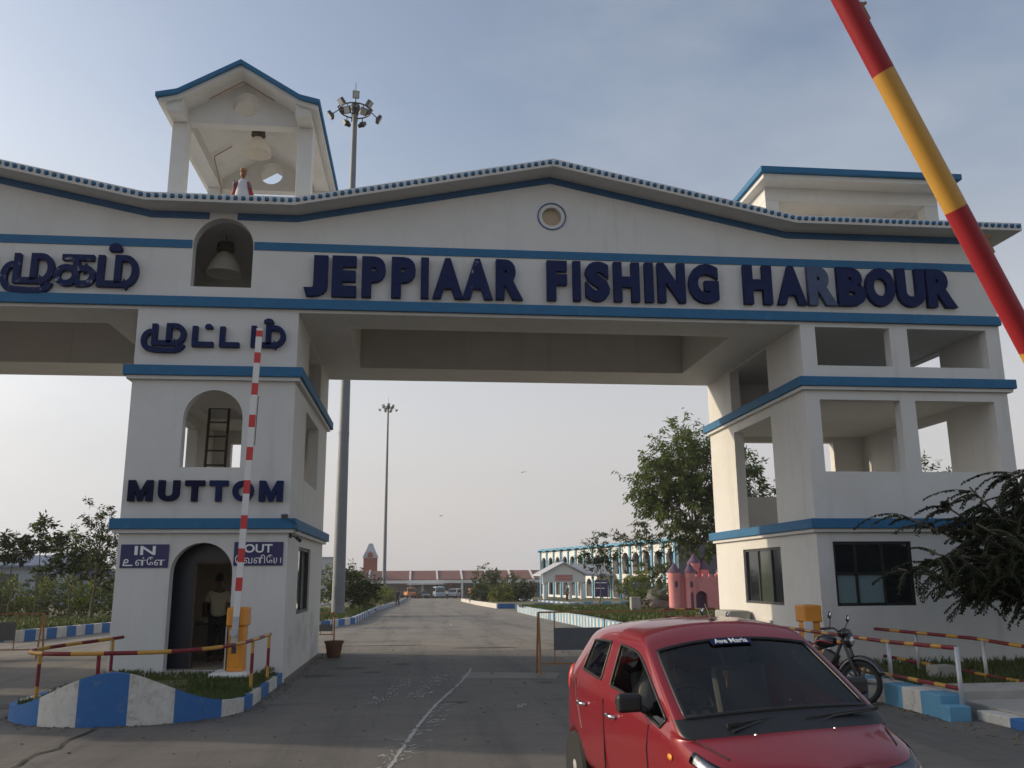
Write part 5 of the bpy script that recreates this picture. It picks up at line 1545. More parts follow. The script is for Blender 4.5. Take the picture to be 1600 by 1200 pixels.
# median bush and palm by the mast
bush("large drooping bush at the foot of the nearest flood light mast", (-3.9, 57, gz(57) + .2), [(0, 0, 1.7, 1.3, 1.1, .9), (-.9, 0, 1.3, 1.0, .9, .8), (.7, 0, 1.1, .7, .8, .7), (-.1, 0, 2.4, .6, .6, .35)], (LEAF4, LEAF1), 15, .26, .07, 170, 26, tl=.6)
bush("mixed shrub behind the nearest mast at the back corner of the guard post", (-6.2, 54, gz(54) + .2), [(0, 0, 1.5, 1.1, 1, 1.1), (.2, 0, 2.4, .7, .7, .5)], (LEAF1, LEAF3), 16, twigs=110)
def palm(label, loc, H_, n, L, leaf, seedn, group=None, name="palm"):
    rg = random.Random(seedn)
    g = thing(name, label, "palm", loc, 0, group)
    mb = MB(); mb.tube([(0, 0, -.2), (.03, 0, H_ * .5), (.05, .03, H_)], [.13, .1, .08], 8); mb.build("trunk", BARK, g, world=False, smooth=True)
    cr = MB()
    for k in range(n):
        a = 2 * PI * k / n + rg.uniform(-.2, .2); el = rg.uniform(.3, 1.1); ln = L * rg.uniform(.8, 1.15)
        pts = []
        for j in range(9):
            t = j / 8
            pts.append(Vector((math.cos(a) * ln * t * math.cos(el * (1 - t)), math.sin(a) * ln * t * math.cos(el * (1 - t)), H_ + ln * (math.sin(el) * t - .75 * t * t))))
        cr.tube(pts, [.018 * (1 - .8 * i / 8) for i in range(9)], 4, cap=False)
        for j in range(26):
            t = .12 + .88 * j / 26; i = min(7, int(t * 8)); p = pts[i].lerp(pts[i + 1], t * 8 - i)
            d = (pts[i + 1] - pts[i]).normalized(); sd = d.cross(Vector((0, 0, 1))).normalized()
            for s in (-1, 1):
                dd = sd * s * .8 + d * .5 + Vector((0, 0, -.35)); lf = .42 * L * (.45 + .55 * math.sin(PI * t)) * rg.uniform(.5, .7)
                w_ = d * .018 * L / 1.2
                cr.face([p - w_, p + w_, p + dd * lf + w_ * .2, p + dd * lf - w_ * .2], 0)
    cr.build("crown", leaf, g, world=False)
    return g
palm("small pale leaved palm on the median beside the drooping bush", (-4.0, 63, gz(63) + .2), .9, 13, 1.6, LEAF1, 21)
palm("short palm at the far end of the median near the road edge", (-4.0, 74, gz(74) + .2), .5, 12, 1.4, LEAF3, 22)
for k in range(9):
    x = -3.2 + rnd.uniform(-.6, .4) - (k % 3) * .7; y = 66 + k * 8
    bush("median shrub number row along the road".replace("number row", "in the row") , (x, y, gz(y) + .2), [(0, 0, .7 + .3 * (k % 3), .8, .8, .6)], (LEAF1, LEAF3 if k % 2 else LEAF2), 30 + k, twigs=45, leaves=18, ll=.2, lw=.08, group="shrubs in a row along the median road edge", name="shrub")
# left verge trees
LT = "young trees on the left verge"
def umb(dx, z, r): return (dx, 0, z - .25, r * .85, r * .85, r * .3)
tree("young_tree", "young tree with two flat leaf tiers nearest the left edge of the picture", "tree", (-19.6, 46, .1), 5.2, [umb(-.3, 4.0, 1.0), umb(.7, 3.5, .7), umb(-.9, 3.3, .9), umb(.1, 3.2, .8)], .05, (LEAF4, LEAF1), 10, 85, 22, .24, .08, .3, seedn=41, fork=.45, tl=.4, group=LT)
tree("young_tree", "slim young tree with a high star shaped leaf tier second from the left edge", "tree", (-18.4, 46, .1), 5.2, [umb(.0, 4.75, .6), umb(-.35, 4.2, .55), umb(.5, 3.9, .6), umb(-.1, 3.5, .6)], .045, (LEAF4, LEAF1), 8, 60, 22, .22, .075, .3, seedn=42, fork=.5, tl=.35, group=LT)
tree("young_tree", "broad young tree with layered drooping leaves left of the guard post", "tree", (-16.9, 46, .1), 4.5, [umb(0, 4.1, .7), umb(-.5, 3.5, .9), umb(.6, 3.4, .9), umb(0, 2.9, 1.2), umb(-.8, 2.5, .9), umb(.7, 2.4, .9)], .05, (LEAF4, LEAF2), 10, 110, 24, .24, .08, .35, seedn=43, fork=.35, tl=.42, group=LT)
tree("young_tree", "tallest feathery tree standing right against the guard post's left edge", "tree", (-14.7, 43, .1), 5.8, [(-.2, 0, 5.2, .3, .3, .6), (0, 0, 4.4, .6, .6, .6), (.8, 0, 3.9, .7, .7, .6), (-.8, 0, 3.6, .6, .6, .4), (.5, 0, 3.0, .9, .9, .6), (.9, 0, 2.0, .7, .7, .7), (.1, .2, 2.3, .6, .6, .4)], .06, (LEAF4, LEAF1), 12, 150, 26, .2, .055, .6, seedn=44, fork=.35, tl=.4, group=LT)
# the wild hedge behind them: one shrub each
k = 0
for row, y in enumerate((48.5, 52, 57)):
    for i in range(17):
        x = -30.5 + i * 1.08 + rnd.uniform(-.4, .4) - row * 1.5
        h = rnd.uniform(.7, 1.25) + row * .25
        bush(["olive green wild shrub in the hedge on the left verge", "yellow green wild shrub in the hedge on the left verge", "dark green wild shrub in the hedge on the left verge"][k % 3], (x, y + rnd.uniform(-.8, .8), gz(y) + .3),
             [(0, 0, h * .7, rnd.uniform(.6, .9), .7, h * .65), (rnd.uniform(-.4, .4), 0, h * 1.35, .4, .4, h * .4)], [(LEAF1, LEAF2), (LEAF2, LEAF3), (LEAF4, LEAF1)][k % 3], 60 + k, twigs=42, leaves=18, ll=.17, lw=.07, group=["olive wild shrubs of the hedge on the left verge", "yellow green wild shrubs of the hedge on the left verge", "dark wild shrubs of the hedge on the left verge"][k % 3], name="shrub")
        k += 1
sp = [(rnd.uniform(-26, -12.9), 31.2 + 15 * rnd.random() ** 1.3, 0) for _ in range(2600)]
sp = [(x, y, gz(y) + .29) for x, y, z in sp]
blades("grass", sp, .2, "rough grass on the left verge in front of the young trees", 4, .03)
sp = []
for _ in range(5200):
    y = 28 + 34 * rnd.random(); x = 6.9 + 13 * rnd.random() ** 1.3
    sp.append((x, y, gz(y) + .37))
blades("grass", sp, .2, "patchy sunlit grass on the campus lawn behind the painted kerb", 4, .03)
sp = [(rnd.uniform(-8.8, -3.3), 38 + 30 * rnd.random(), 0) for _ in range(1500)]
sp = [(x, y, gz(y) + .21) for x, y, z in sp if not (x > -4.2 and y < 44)]
blades("grass", sp, .22, "dry grass on the median round the foot of the mast", 4, .03)
# far median planting
FM = "bushes crowded on the far median"
for k, (x, y, h, w_) in enumerate(((8.3, 112, 4.0, 1.6), (9.8, 114, 3.6, 1.6), (11.2, 110, 2.8, 1.5), (7.2, 106, 2.0, 1.0), (12.1, 104, 2.2, 1.1), (9.2, 102, 1.6, 1.0), (10.4, 104, 1.6, .9))):
    bush(["tall bushy tree at the left of the far median clump", "rounded bushy tree in the middle of the far median clump", "lower bush at the right of the far median clump", "small bush at the left foot of the far median clump", "small dark bush at the right foot of the far median clump", "yellowish low shrub in front of the far median clump", "second yellowish low shrub in front of the far median clump"][k],
         (x, y, gz(y) + .2), [(0, 0, h * .6, w_, w_, h * .38), (rnd.uniform(-.4, .4), 0, h * .85, w_ * .5, w_ * .5, h * .18), (0, 0, h * .25, w_ * .9, w_, h * .22)], (LEAF3, LEAF1) if k > 4 else (LEAF4, LEAF1), 120 + k, .34, .13, 80, 18, tl=.6, group=FM, r=.07)
palm("small fan palm at the tip of the far median", (6.9, 100, gz(100) + .2), 1.0, 12, 1.4, LEAF4, 23)
# trees behind the right tower, seen through its open storeys
tree("broadleaf_tree", "green tree behind the right tower seen through its upper openings", "tree", (29, 50, gz(50)), 9.3, [(0, 0, 7.4, 2.4, 2, 1.5), (-1.6, 0, 5.4, 2.2, 2, 1.4), (1.6, 0, 5.2, 2.2, 2, 1.5), (0, 0, 3.6, 2.4, 2, 1.2)], .16, (LEAF4, LEAF1), 12, 230, 30, .3, .09, .5, seedn=51, tl=.7)
# the dark tree in front of the right tower: arching twigs of small paired leaves
def frond(cr, tb, p, d, L, rg, curl=1.1, nl=22, ll=.07):
    d = d.normalized(); q = p.copy(); st = L / 10; pts = [q.copy()]
    for j in range(10):
        d = (d + Vector((0, 0, -.1 * curl))).normalized(); q = q + d * st; pts.append(q.copy())
    tb.tube(pts, [.009 * (1 - .8 * i / 10) for i in range(11)], 4, cap=False)
    for j in range(nl * 2):
        t = .05 + .95 * j / (nl * 2); i = min(9, int(t * 10)); c = pts[i].lerp(pts[i + 1], t * 10 - i)
        dd = (pts[i + 1] - pts[i]).normalized(); sd = dd.cross(Vector((rg.gauss(0, .3), rg.gauss(0, .3), 1))).normalized()
        for s in (-1, 1):
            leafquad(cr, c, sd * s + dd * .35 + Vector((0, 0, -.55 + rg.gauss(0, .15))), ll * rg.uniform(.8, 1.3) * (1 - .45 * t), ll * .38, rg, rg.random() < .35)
rg = random.Random(77)
g = thing("feathery_tree", "dark spreading tree with drooping feathery fronds in front of the right tower", "tree", (11.6, 14.6, .1))
tb, cr = MB(), MB()
tb.tube([(11.6, 14.6, -.1), (11.5, 14.55, .6), (11.35, 14.5, 1.2)], [.1, .08, .07], 8)
for k in range(44):
    a = rg.uniform(0, 2 * PI) if k > 16 else PI + rg.uniform(-.7, .7)
    e = Vector((10.5 + math.cos(a) * rg.uniform(.9, 2.7), 14.4 + math.sin(a) * rg.uniform(.4, 1.3), rg.uniform(1.4, 3.0)))
    if k < 5: e = Vector(((9.3, 9.7, 10.1, 10.5, 10.2)[k], 14.1, (3.3, 2.9, 3.55, 3.6, 3.15)[k]))
    s0 = Vector((11.4, 14.5, rg.uniform(.8, 1.3)))
    m1 = s0.lerp(e, .5) + Vector((0, 0, .25))
    tb.tube([s0, m1, e], [.04, .028, .014], 6)
    for j in range(24):
        t = rg.uniform(.2, 1) if k > 4 else rg.uniform(.45, 1.0)
        p = s0.lerp(m1, t * 2) if t < .5 else m1.lerp(e, t * 2 - 1)
        aa = rg.uniform(0, 2 * PI)
        d = Vector((math.cos(aa), math.sin(aa) * .8, rg.uniform(-.15, .5))) + (e - s0).normalized() * .5
        if k < 5: d = Vector((-1, rg.uniform(-.7, .7), rg.uniform(-.1, .5)))
        frond(cr, tb, p, d, rg.uniform(.5, .95), rg, rg.uniform(.8, 1.7), nl=19, ll=.085)
for k in range(30):  # unseen limbs added to the crown to block sky light from the tower wall
    e = Vector((rg.uniform(11.2, 14.6), rg.uniform(12.4, 16.2), rg.uniform(1.5, 4.0)))
    s0 = Vector((11.5, 14.5, rg.uniform(.8, 1.4))); m1 = s0.lerp(e, .5) + Vector((0, 0, .25))
    tb.tube([s0, m1, e], [.045, .03, .014], 6)
    for j in range(20):
        t = rg.uniform(.2, 1); p = s0.lerp(m1, t * 2) if t < .5 else m1.lerp(e, t * 2 - 1)
        aa = rg.uniform(0, 2 * PI)
        frond(cr, tb, p, Vector((math.cos(aa), math.sin(aa), rg.uniform(-.2, .5))), rg.uniform(.7, 1.1), rg, 1.2, nl=15, ll=.12)
tb.build("trunk", BARK, g, smooth=True)
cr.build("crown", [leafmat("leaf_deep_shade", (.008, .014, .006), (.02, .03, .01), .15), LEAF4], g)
# ------------------------------------------------------------------ far buildings
ROOFT = mat("red_roof_tiles", (.17, .075, .06), .85, n=3, c2=(.22, .1, .08))
def zf(y): return gz(y)
# market hall
BY = 197
m_ = thing("market_hall", "long open market hall with a red tiled roof at the end of the road", "market hall", (12, BY, zf(BY)))
z0 = zf(BY)
div = [-16.5, -10.7, -1.7, 4.2, 9.6, 15.0, 20.4, 25.3, 31, 37]
mb = MB()
for a, b in zip(div, div[1:]):
    mb.face([(a, BY, 1.45), (b, BY, 1.45), (b, BY + 7, 3.35), (a, BY + 7, 3.35)]); mb.face([(a, BY + 7, 3.35), (b, BY + 7, 3.35), (b, BY + 14, 1.45), (a, BY + 14, 1.45)])
    mb.face([(a, BY, 1.45), (b, BY, 1.45), (b, BY, 1.3), (a, BY, 1.3)])
mb.build("roof", ROOFT, m_)
for x in div:
    mb = MB(); mb.prism([(BY - .3, 1.5), (BY + 7, 3.6), (BY + 14.3, 1.5), (BY + 14.3, 1.2), (BY + 7, 3.2), (BY - .3, 1.2)], lambda u, v, t: (t, u, v), x - .18, x + .18); mb.build("roof_parapet", WHITE, m_)
mb = MB(); mb.box(div[0], div[-1], BY + .1, BY + .35, .62, 1.29); mb.build("eaves_beam", WHITE, m_)
for i, x in enumerate(div):
    for dx in ((0, 2.7) if i < len(div) - 1 else (0,)):
        mb = MB(); mb.box(x + dx - .22, x + dx + .22, BY + .05, BY + .5, z0, .6); mb.build("column", [WHITE, MAROON][i % 2], m_)
mb = MB(); mb.box(div[0], div[-1], BY + 13.6, BY + 14, z0, 1.3); mb.build("rear_wall", mat("hall_shade_wall", (.55, .54, .53), .9), m_)
mb = MB(); mb.box(-2.4, 5.6, BY - 3, BY + .04, .38, .55); mb.build("entrance_canopy", WHITE, m_)
# red brick clock tower
BRICK = mat("red_brick", (.24, .07, .05), .9, n=9, c2=(.3, .1, .07)); TIN = mat("pale_roof_metal", (.4, .42, .44), .6)
t_ = thing("brick_tower", "red brick tower with a pale stepped spire beyond the market hall", "tower", (-11.1, 212, zf(212)))
mb = MB(); mb.box(-12.65, -9.55, 210.5, 213.6, zf(212), 6.35); mb.build("shaft", BRICK, t_)
mb = MB(); mb.box(-12.8, -9.4, 210.35, 213.75, 6.36, 6.7); mb.prism([(-12.8, 6.7), (-9.4, 6.7), (-9.9, 7.7), (-12.3, 7.7)], lambda u, v, t: (u, t, v), 210.35, 213.75); mb.build("cornice", TIN, t_, weld=False)
mb = MB(); mb.lathe([(1.7, 7.71), (1.2, 8.6), (.65, 9.6), (.6, 9.7)], (-11.1, 212.05, 0), 4, 0, Matrix.Rotation(PI / 4, 3, 'Z')); mb.build("spire", TIN, t_)
mb = MB(); mb.prism([(-11.7, 6.5), (-10.5, 6.5), (-10.5, 7.3), (-11.1, 7.9), (-11.7, 7.3)], lambda u, v, t: (u, t, v), 210.1, 210.34); mb.build("dormer", BRICK, t_)
g = thing("far_block", "pale grey block on the skyline left of the nearest mast", "building", (-19.5, 205, zf(205)))
mb = MB(); mb.box(-22, -18.4, 200, 206, zf(205), 6.0); mb.build("wall", mat("far_grey_wall", (.4, .42, .45), .9), g)
mb = MB(); mb.box(-22.2, -18.2, 199.8, 206.2, 6.01, 6.4); mb.build("roof", mat("far_roof", (.3, .32, .36), .9), g)
# long bluish shed on the left
BWALL = mat("pale_blue_wall", (.3, .36, .44), .9, n=2, c2=(.35, .4, .48)); BROOF = mat("blue_grey_roof", (.1, .14, .22), .8)
g = thing("long_shed", "long low pale blue shed with a dark blue roof behind the left verge trees", "building", (-50, 112, zf(112)))
zb = zf(112)
mb = MB(); mb.box(-75, -40.5, 111, 121, zb, 3.3); mb.build("wall", BWALL, g)
mb = MB(); mb.prism([(110, 3.31), (116, 4.6), (122, 3.31), (122, 3.5), (116, 4.85), (110, 3.55)], lambda u, v, t: (t, u, v), -76, -39.8); mb.build("roof", BROOF, g)
for k in range(8):
    x = -74 + k * 4.2
    mb = MB(); mb.box(x, x + 2.2, 110.93, 110.995, 1.0, 2.6); mb.build("window", DARK, g)
mb = MB(); mb.box(-40.3, -30, 112, 119, zb, 2.2); mb.build("annex", BWALL, g)
mb = MB(); mb.prism([(-40.4, 2.21), (-29.6, 2.21), (-40.4, 3.3)], lambda u, v, t: (u, t, v), 111.5, 119.5); mb.build("annex_roof", BROOF, g)

# blue and white arcaded office
A0, B0 = Vector((20.5, 150, 0)), Vector((30.8, 105, 0))
dirv = (B0 - A0).normalized(); nrm = Vector((-dirv.y, dirv.x, 0))       # nrm points away from the road
if nrm.x < 0: nrm = -nrm
Lo = (B0 - A0).length
zB = -1.35
OF = thing("arcaded_office", "two storey white office with rows of blue framed arches right of the road", "building", (A0.x, A0.y, zB))
def of(u, d, z): p = A0 + dirv * u + nrm * d; return (p.x, p.y, z)
NB = 15; bw = Lo / NB
zt = 5.75
hs = []
for k in range(NB):
    a = k * bw + .52; b = (k + 1) * bw - .52
    hs += [('a', a, b, zB + .35, zB + 2.9), ('a', a, b, 2.15, 4.95)]
mb = MB(); wall(mb, 0, Lo, zB, zt, hs, 0, .3, fn=lambda u, ww, z: of(u, ww, z)); mb.build("arcade_wall", WHITE, OF)
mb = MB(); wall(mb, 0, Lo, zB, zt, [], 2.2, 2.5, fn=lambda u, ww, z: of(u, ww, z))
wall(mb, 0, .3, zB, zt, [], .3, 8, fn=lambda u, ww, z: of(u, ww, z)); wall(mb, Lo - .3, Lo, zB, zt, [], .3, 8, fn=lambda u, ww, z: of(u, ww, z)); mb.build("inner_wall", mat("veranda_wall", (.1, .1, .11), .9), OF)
mb = MB()
for z in (1.75, zt): mb.prism([(0, 0), (Lo, 0), (Lo, 8), (0, 8)], lambda u, v, t: of(u, v + .3, t), z - .01, z + .16)
mb.build("floor_slab", CONC, OF)
for k in range(NB + 1):
    u = min(max(k * bw, .22), Lo - .22)
    mb = MB(); mb.prism([(u - .2, -.18), (u + .2, -.18), (u + .2, -.01), (u - .2, -.01)], lambda a, b, t: of(a, b, t), zB, zt + .1); mb.build("pilaster", LBLUE, OF)
for k in range(NB):
    for z in (zB + 1.3, 3.2):
        mb = MB(); a, b = k * bw + .9, (k + 1) * bw - .9
        mb.prism([(a, 2.1), (b, 2.1), (b, 2.19), (a, 2.19)], lambda u, v, t: of(u, v, t), z - .9, z + .7); mb.build("window", GLASS, OF)
# wavy eaves
mb = MB()
for k in range(NB):
    n = 6
    for j in range(n):
        u0, u1 = (k + j / n) * bw, (k + (j + 1) / n) * bw
        w0 = .22 * math.sin(PI * j / n); w1 = .22 * math.sin(PI * (j + 1) / n)
        P4 = [of(u0, -.6, zt + .1 + w0), of(u1, -.6, zt + .1 + w1), of(u1, -.6, zt + .35 + w1), of(u0, -.6, zt + .35 + w0)]
        Q4 = [of(u0, .4, zt + .1 + w0), of(u1, .4, zt + .1 + w1), of(u1, .4, zt + .35 + w1), of(u0, .4, zt + .35 + w0)]
        mb.face(P4); mb.face([P4[3], P4[2], Q4[2], Q4[3]]); mb.face([P4[0], Q4[0], Q4[1], P4[1]]); mb.face(Q4[::-1])
mb.build("wavy_eaves", LBLUE, OF)
# porch
p_ = thing("entrance_porch", "white gabled porch with columns in front of the arcaded office", "porch", (19, 117, zB))
mb = MB(); mb.prism([(16.2, 2.0), (19.05, 3.5), (21.9, 2.0), (21.9, 1.1), (16.2, 1.1)], lambda u, v, t: (u, t, v), 117, 117.3); mb.build("gable", WHITE, p_)
for sg in (-1, 1):
    mb = MB(); mb.prism([(19.05, 3.55), (19.05 + sg * 3.1, 1.95), (19.05 + sg * 3.1, 2.15), (19.05, 3.75)], lambda u, v, t: (u, t, v), 116.6, 125); mb.build("roof", mat("porch_roof", (.42, .43, .45), .8), p_)
for x in (16.55, 19.9, 21.5):
    mb = MB(); mb.lathe([(.36, zB), (.36, zB + .3), (.26, zB + .4), (.24, .8), (.34, .95), (.34, 1.09)], (x, 117.4, 0), 16); mb.build("column", WHITE, p_, smooth=True, auto=30)
mb = MB(); mb.box(17.9, 20.2, 116.9, 116.97, 1.3, 2.1); s_ = mb.build("name_board", mat("pink_board", (.5, .3, .28), .7), p_)
for k in range(2):
    mb = MB(); mb.box(18.1, 20.0, 116.88, 116.899, 1.85 - k * .35, 1.95 - k * .35); mb.build("faded_line", REDP, s_)
mb = MB(); mb.prism([(121.5, 2.1), (124.5, 3.5), (128, 2.1), (128, 1.9), (121.5, 1.9)], lambda u, v, t: (t, u, v), 21.0, 27.0); mb.build("link_roof", mat("link_roof", (.36, .37, .4), .8), p_)
def board(label, c, w_, h_, z, two):
    g = thing("notice_board", label, "sign board", c, -.25)
    n = 2 if two else 1
    for k in range(n):
        x0 = -w_ / 2 + k * (w_ / n) ; x1 = x0 + w_ / n - .08
        mb = MB(); mb.box(x0, x1, -.05, .05, z, z + h_); b_ = mb.build("board", SIGN if not two else mat("blue_board", (.06, .1, .28), .5), g, world=False)
        for j in range(5 if two else 2):
            zz = z + h_ - .25 - j * h_ / (6 if two else 3)
            mb = MB(); mb.box(x0 + .12, x1 - .12 - .25 * (j % 3), -.062, -.051, zz - .09, zz); mb.build("faded_line", WHITEL, b_, world=False)
    for x in (-w_ / 2 + .1, w_ / 2 - .18):
        mb = MB(); mb.box(x, x + .1, .051, .12, -.05, z + h_ * .8); mb.build("post", STEEL, g, world=False)
board("pair of blue notice boards with pale lines of text before the office arches", (21.9, 88, gz(88) + .3), 1.7, 1.75, .6, True)
board("dark blue board standing right of the white porch", (22.6, 110, gz(110) + .3), 1.7, 2.0, .3, False)

# pink toy castle (plain, generic) on the lawn
PINK = mat("pink_render", (.66, .24, .24), .8, n=3, c2=(.72, .3, .29)); PUR = mat("purple_cone", (.1, .06, .1), .8, n=4, c2=(.13, .08, .13))
cz = gz(46) + .33
cs = thing("pink_castle", "small pink castle with round turrets and purple cone roofs on the lawn", "castle", (14.6, 46, cz))
mb = MB()
wall(mb, 13.35, 15.75, cz, cz + 1.75, [('a', 14.33, 14.93, cz, cz + 1.05)], 45.6, 45.8)
mb.box(13.35, 13.6, 45.8, 47.2, cz, cz + 1.75); mb.box(15.5, 15.75, 45.8, 47.2, cz, cz + 1.75); mb.box(13.6, 15.5, 47.0, 47.2, cz, cz + 1.75)
for k in range(7): mb.box(13.4 + k * .34, 13.58 + k * .34, 45.6, 45.8, cz + 1.752, cz + 1.9)
mb.build("curtain_wall", PINK, cs)
mb = MB(); mb.box(14.33, 14.93, 45.9, 45.95, cz, cz + 1.05); mb.build("doorway", PUR, cs)
for (x, y, r, h, rr) in ((13.25, 45.7, .32, 2.0, .4), (14.0, 45.45, .26, 2.0, .36), (15.85, 45.7, .3, 2.0, .4), (14.62, 46.6, .3, 2.5, .38), (15.1, 46.5, .24, 2.15, .32)):
    mb = MB(); mb.lathe([(r * 1.05, cz), (r, cz + .4), (r, cz + h - .35), (r * 1.12, cz + h - .25), (r * 1.12, cz + h)], (x, y, 0), 20); tw = mb.build("turret", PINK, cs, smooth=True, auto=30)
    mb = MB(); mb.lathe([(rr, cz + h + .002), (rr * .55, cz + h + .22), (.02, cz + h + .5)], (x, y, 0), 20); mb.build("cone_roof", PUR, tw, smooth=True, auto=40)
    mb = MB(); yy = y - r - .012; mb.prism([(x - .08, cz + h - .75), (x + .08, cz + h - .75), (x + .08, cz + h - .5), (x, cz + h - .42), (x - .08, cz + h - .5)], lambda u, v, t: (u, t, v), yy, yy + .06); mb.build("window", PUR, tw)
mb = MB(); mb.prism([(13.93, cz + .1), (14.07, cz + .1), (14.07, cz + .9), (14.0, cz + 1.05), (13.93, cz + .9)], lambda u, v, t: (u, t, v), 45.165, 45.24); mb.build("slit_window", PUR, cs)
# rough rock wall and small post on the lawn, stones
ROCK = mat("grey_rock", (.16, .145, .12), .95, n=4, c2=(.24, .22, .19), bump=.8, bscale=8)
def rock(label, loc, s, seedn, name="rock", group=None):
    bm = bmesh.new(); bmesh.ops.create_icosphere(bm, subdivisions=3, radius=1)
    for v in bm.verts:
        v.co *= 1 + .35 * noise.noise(v.co * 1.6 + Vector((seedn, 0, 0))) + .12 * noise.noise(v.co * 5)
        v.co = Vector((v.co.x * s[0], v.co.y * s[1], v.co.z * s[2]))
    me = bpy.data.meshes.new(name); bm.to_mesh(me); bm.free(); me.materials.append(ROCK)
    o = bpy.data.objects.new(name, me); col.objects.link(o); o.location = loc
    return tag(o, label, "rock", group)
rock("rough grey rock mound left of the pink castle", (12.9, 49, gz(49) + .55), (.95, .5, .5), 1)
rock("taller rough rock behind the grey mound beside the castle", (13.7, 51, gz(51) + .8), (.7, .5, .75), 2)
for k in range(9):
    y = 30 + k * 3.3 + rnd.uniform(-1, 1)
    rock("small field stone lying in the campus lawn grass", (8 + rnd.uniform(-.6, 3.5), y, gz(y) + .42), (.22, .18, .14), 10 + k, "field_stone", "small stones scattered on the campus lawn")
mb = MB(); mb.box(11.0, 11.5, 46, 46.4, gz(46) + .3, gz(46) + 1.1); tag(mb.build("stone_post", CONC, bevel=.03), "short square concrete post on the lawn left of the rock mound", "post")
rail("short striped guard rail in front of the pink castle", [[(8.3, 30, .75), (12.4, 31.2, .72)], [(8.3, 30, .5), (12.4, 31.2, .47)]], [((8.3, 30, .2), (8.3, 30, .78)), ((10.4, 30.6, .2), (10.4, 30.6, .73)), ((12.4, 31.2, .2), (12.4, 31.2, .72))], (10, 30, .3), .4, .03, .035)

# ------------------------------------------------------------------ far vehicles and people
def vehicle(name, label, cat, loc, rz, prof, W, col_, win, wheels, r, group=None, glass_end=None):
    """side profile (x, z) extruded with a tucked-in cabin; win = window panels (x0, x1, z0, z1)"""
    g = thing(name, label, cat, loc, rz, group)
    mb = MB(); n = len(prof); zmax = max(p[1] for p in prof)
    yw = lambda z: W / 2 * (1 - .1 * max(0, (z - .55 * zmax) / (.45 * zmax)))
    A = [(x, yw(z), z) for x, z in prof]; B = [(x, -yw(z), z) for x, z in prof]
    mb.face(A); mb.face(B[::-1])
    for i in range(n): mb.face([A[i], A[(i + 1) % n], B[(i + 1) % n], B[i]])
    mb.build("body", col_, g, world=False, bevel=.05, weld=True)
    for x0, x1, z0_, z1_ in win:
        for s in (-1, 1):
            mb = MB(); mb.face([(x0, s * (yw(z0_) + .012), z0_), (x1, s * (yw(z0_) + .012), z0_), (x1, s * (yw(z1_) + .012), z1_), (x0, s * (yw(z1_) + .012), z1_)]); mb.build("side_window", GLASS, g, world=False)
    for e in glass_end or ():
        (xa, za), (xb, zb_) = e; y0, y1 = yw(za) - .1, yw(zb_) - .1; d = .02 if xa > 0 else -.02
        mb = MB(); mb.face([(xa + d, -y0, za), (xa + d, y0, za), (xb + d, y1, zb_ ), (xb + d, -y1, zb_)]); mb.build("windscreen", GLASS, g, world=False)
    xm = max(p[0] for p in prof)
    for s in (-1, 1):
        mb = MB(); mb.ball((xm - .05, s * W * .36, .72 * r / .32), .11, 10, sq=(.5, 1, .8)); mb.build("headlight", CHROME, g, world=False, smooth=True)
        for x in wheels:
            mb = MB(); mb.lathe([(r * .6, -.1), (r, -.1), (r, .1), (r * .6, .1)], (x, s * (W / 2 - .08), r), 18, 0, Matrix.Rotation(PI / 2, 3, 'X')); mb.build("wheel", RUBBER, g, world=False, smooth=True, auto=40)
    mb = MB(); mb.box(xm - .02, xm + .06, -W * .45, W * .45, .3, .48); mb.build("bumper", BLACK, g, world=False)
    return g
SED = [(-2.1, .35), (2.0, .35), (2.05, .7), (1.2, .92), (.55, 1.42), (-1.0, 1.45), (-1.7, 1.0), (-2.1, .9)]
VAN = [(-2.1, .4), (2.1, .4), (2.15, .95), (1.6, 1.15), (1.1, 1.85), (-2.0, 1.9), (-2.15, 1.0)]
TRK = [(-2.6, .6), (2.2, .6), (2.3, 1.0), (2.2, 1.3), (1.9, 2.1), (.9, 2.15), (.85, 1.3), (-2.6, 1.3)]
BUS = [(-3, .4), (3, .4), (3.1, 1.1), (2.9, 2.3), (-3, 2.35)]
cw = mat("car_white", (.6, .6, .6), .3, coat=.6); cs_ = mat("car_silver", (.35, .37, .4), .3, .4, coat=.6); cb_ = mat("car_dark", (.03, .035, .045), .3, coat=.6); co_ = mat("truck_orange", (.5, .18, .05), .5); cbl = mat("bus_pale_blue", (.3, .38, .48), .4)
yv = 187
FV = "vehicles parked before the market hall"
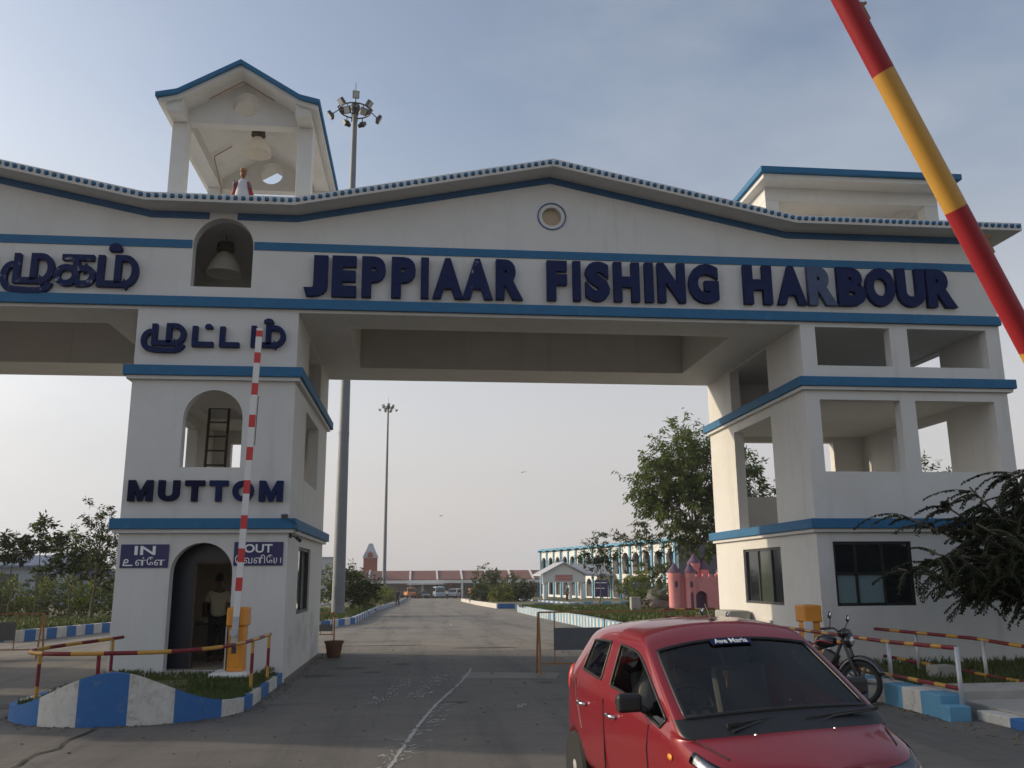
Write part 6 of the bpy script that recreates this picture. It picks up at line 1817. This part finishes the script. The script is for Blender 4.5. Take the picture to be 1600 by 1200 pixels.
for nm, lb, x, rz, pr, W, c_, wn, wl, r, ge in (
    ("dark_car", "dark car parked at the left end before the market hall", -4.8, .3, SED, 1.7, cb_, [(-.9, .6, 1.0, 1.35)], (-1.3, 1.3), .32, [((1.1, .97), (.6, 1.38))]),
    ("tipper_truck", "small orange truck parked left of the pale blue bus", -1.6, -1.4, TRK, 1.8, co_, [(1.0, 1.8, 1.4, 2.0)], (-1.7, 1.4), .4, [((2.2, 1.35), (1.92, 2.05))]),
    ("dark_car", "dark car parked between the orange truck and the pale blue bus", 1.2, -1.3, SED, 1.7, cb_, [(-.9, .6, 1.0, 1.35)], (-1.3, 1.3), .32, [((1.1, .97), (.6, 1.38))]),
    ("small_bus", "pale blue minibus parked facing the road", 4.3, -1.5, BUS, 2.0, cbl, [(-2.8, 2.6, 1.4, 2.1)], (-1.9, 1.9), .42, [((3.06, 1.25), (2.93, 2.15))]),
    ("white_jeep", "white off road car parked in the middle of the row", 7.6, -1.9, VAN, 1.8, cw, [(-1.9, .9, 1.15, 1.7)], (-1.4, 1.4), .36, [((1.6, 1.2), (1.15, 1.8))]),
    ("brown_van", "brown and white van parked right of the white off road car", 11.4, -1.5, VAN, 1.8, co_, [(-1.9, .9, 1.15, 1.7)], (-1.4, 1.4), .36, [((1.6, 1.2), (1.15, 1.8))]),
    ("dark_van", "dark van parked at the right end of the row", 15.3, -1.5, VAN, 1.8, cb_, [(-1.9, .9, 1.15, 1.7)], (-1.4, 1.4), .36, [((1.6, 1.2), (1.15, 1.8))]),
    ("silver_car", "silver car parked on the far side of the median bushes", 19.0, -1.2, SED, 1.7, cs_, [(-.9, .6, 1.0, 1.35)], (-1.3, 1.3), .32, [((1.1, .97), (.6, 1.38))])):
    vehicle(nm, lb, nm.split("_")[-1], (x, yv + rnd.uniform(-1.5, 1.5), zf(yv) + .005), rz, pr, W, c_, wn, wl, r, FV, ge)
stand = dict(larm=((-.24, .0, 1.12), (-.24, .08, .88)), rarm=((.24, .0, 1.12), (.24, .08, .88)), lleg=((-.1, .02, .48), (-.1, 0, .08)), rleg=((.1, .02, .48), (.1, 0, .08)), hips=.9)
walk = dict(larm=((-.24, .1, 1.12), (-.22, .25, .92)), rarm=((.24, -.1, 1.12), (.25, -.12, .88)), lleg=((-.1, -.12, .5), (-.1, -.35, .12)), rleg=((.1, .18, .5), (.1, .2, .08)), hips=.9)
person("person in dark clothes walking along the left median kerb", (-2.0, 91, gz(91) + .005), R(170), DKSH, TRS, **walk)
person("distant person in a white shirt standing on the road before the parked vehicles", (5.0, 156, gz(156) + .005), R(180), WHITE, TRS, **stand)
person("dark distant person standing on the campus path left of the white porch", (15.3, 92, gz(92) + .3), R(120), DKSH, TRS, **stand)
# gulls
BIRD = mat("bird_grey", (.18, .17, .17), .8)
def bird(label, loc, s, rz):
    g = thing("bird", label, "bird", loc, rz)
    skin_obj("body", [(-.16, 0, 0, .02), (0, 0, 0, .05), (.12, 0, .01, .035), (.2, 0, .0, .01)], [(0, 1), (1, 2), (2, 3)], BIRD, g)
    for sd in (-1, 1):
        mb = MB()
        for dz in (0, .008):
            L = [(.06, sd * .03, .02 + dz), (.1, sd * .25, .12 + dz), (.02, sd * .55, .04 + dz), (-.08, sd * .5, .03 + dz), (-.06, sd * .22, .1 + dz), (-.08, sd * .03, .02 + dz)]
            mb.face(L)
        mb.build("wing", BIRD, g, world=False)
    g.scale = (s, s, s)
    return g
bird("gull gliding in the sky seen through the archway", (7.0, 60, 8.85), .75, R(70))
bird("tiny distant bird low in the sky through the archway", (2.2, 90, 7.9), .7, R(40))

# grit, dry leaves and small stones along the kerbs
GRIT = mat("grit", (.2, .17, .13), .95, n=30, c2=(.1, .085, .06))
mb = MB()
for _ in range(900):
    k = rnd.random()
    if k < .3: x, y = rnd.gauss(6.75, .12), rnd.uniform(8, 17)
    elif k < .55:
        x, y = isl_outline(rnd.uniform(.3, 1)); x += rnd.gauss(0, .12) + (.08 if x > -3 else -.03); y -= abs(rnd.gauss(0, .12))
    elif k < .7: x, y = -2.35 + abs(rnd.gauss(0, .12)), rnd.uniform(17.4, 23.5)
    else: x, y = rnd.uniform(-6, 6), rnd.uniform(8, 26)
    s = rnd.uniform(.006, .02); a = rnd.uniform(0, 3)
    mb.obox((x, y, gz(y) + .006 + s * .3), (s, s * .7, s * .4), Matrix.Rotation(a, 3, 'Z'))
tag(mb.build("grit", GRIT), "grit and dry crumbs scattered along the kerbs and over the road", "grit", kind="stuff")

# ------------------------------------------------------------------ the air
HZ = bpy.data.materials.new("haze"); HZ.use_nodes = True
t = HZ.node_tree; t.nodes.remove(t.nodes["Principled BSDF"])
pv_ = t.nodes.new("ShaderNodeVolumePrincipled")
pv_.inputs["Color"].default_value = (.95, .95, .97, 1); pv_.inputs["Density"].default_value = .00038; pv_.inputs["Anisotropy"].default_value = .3
t.links.new(pv_.outputs[0], t.nodes["Material Output"].inputs["Volume"])
mb = MB(); mb.box(-260, 260, -40, 330, -3.6, 37)
tag(mb.build("haze", HZ), "thin pale haze over the whole harbour approach", "haze", kind="stuff")
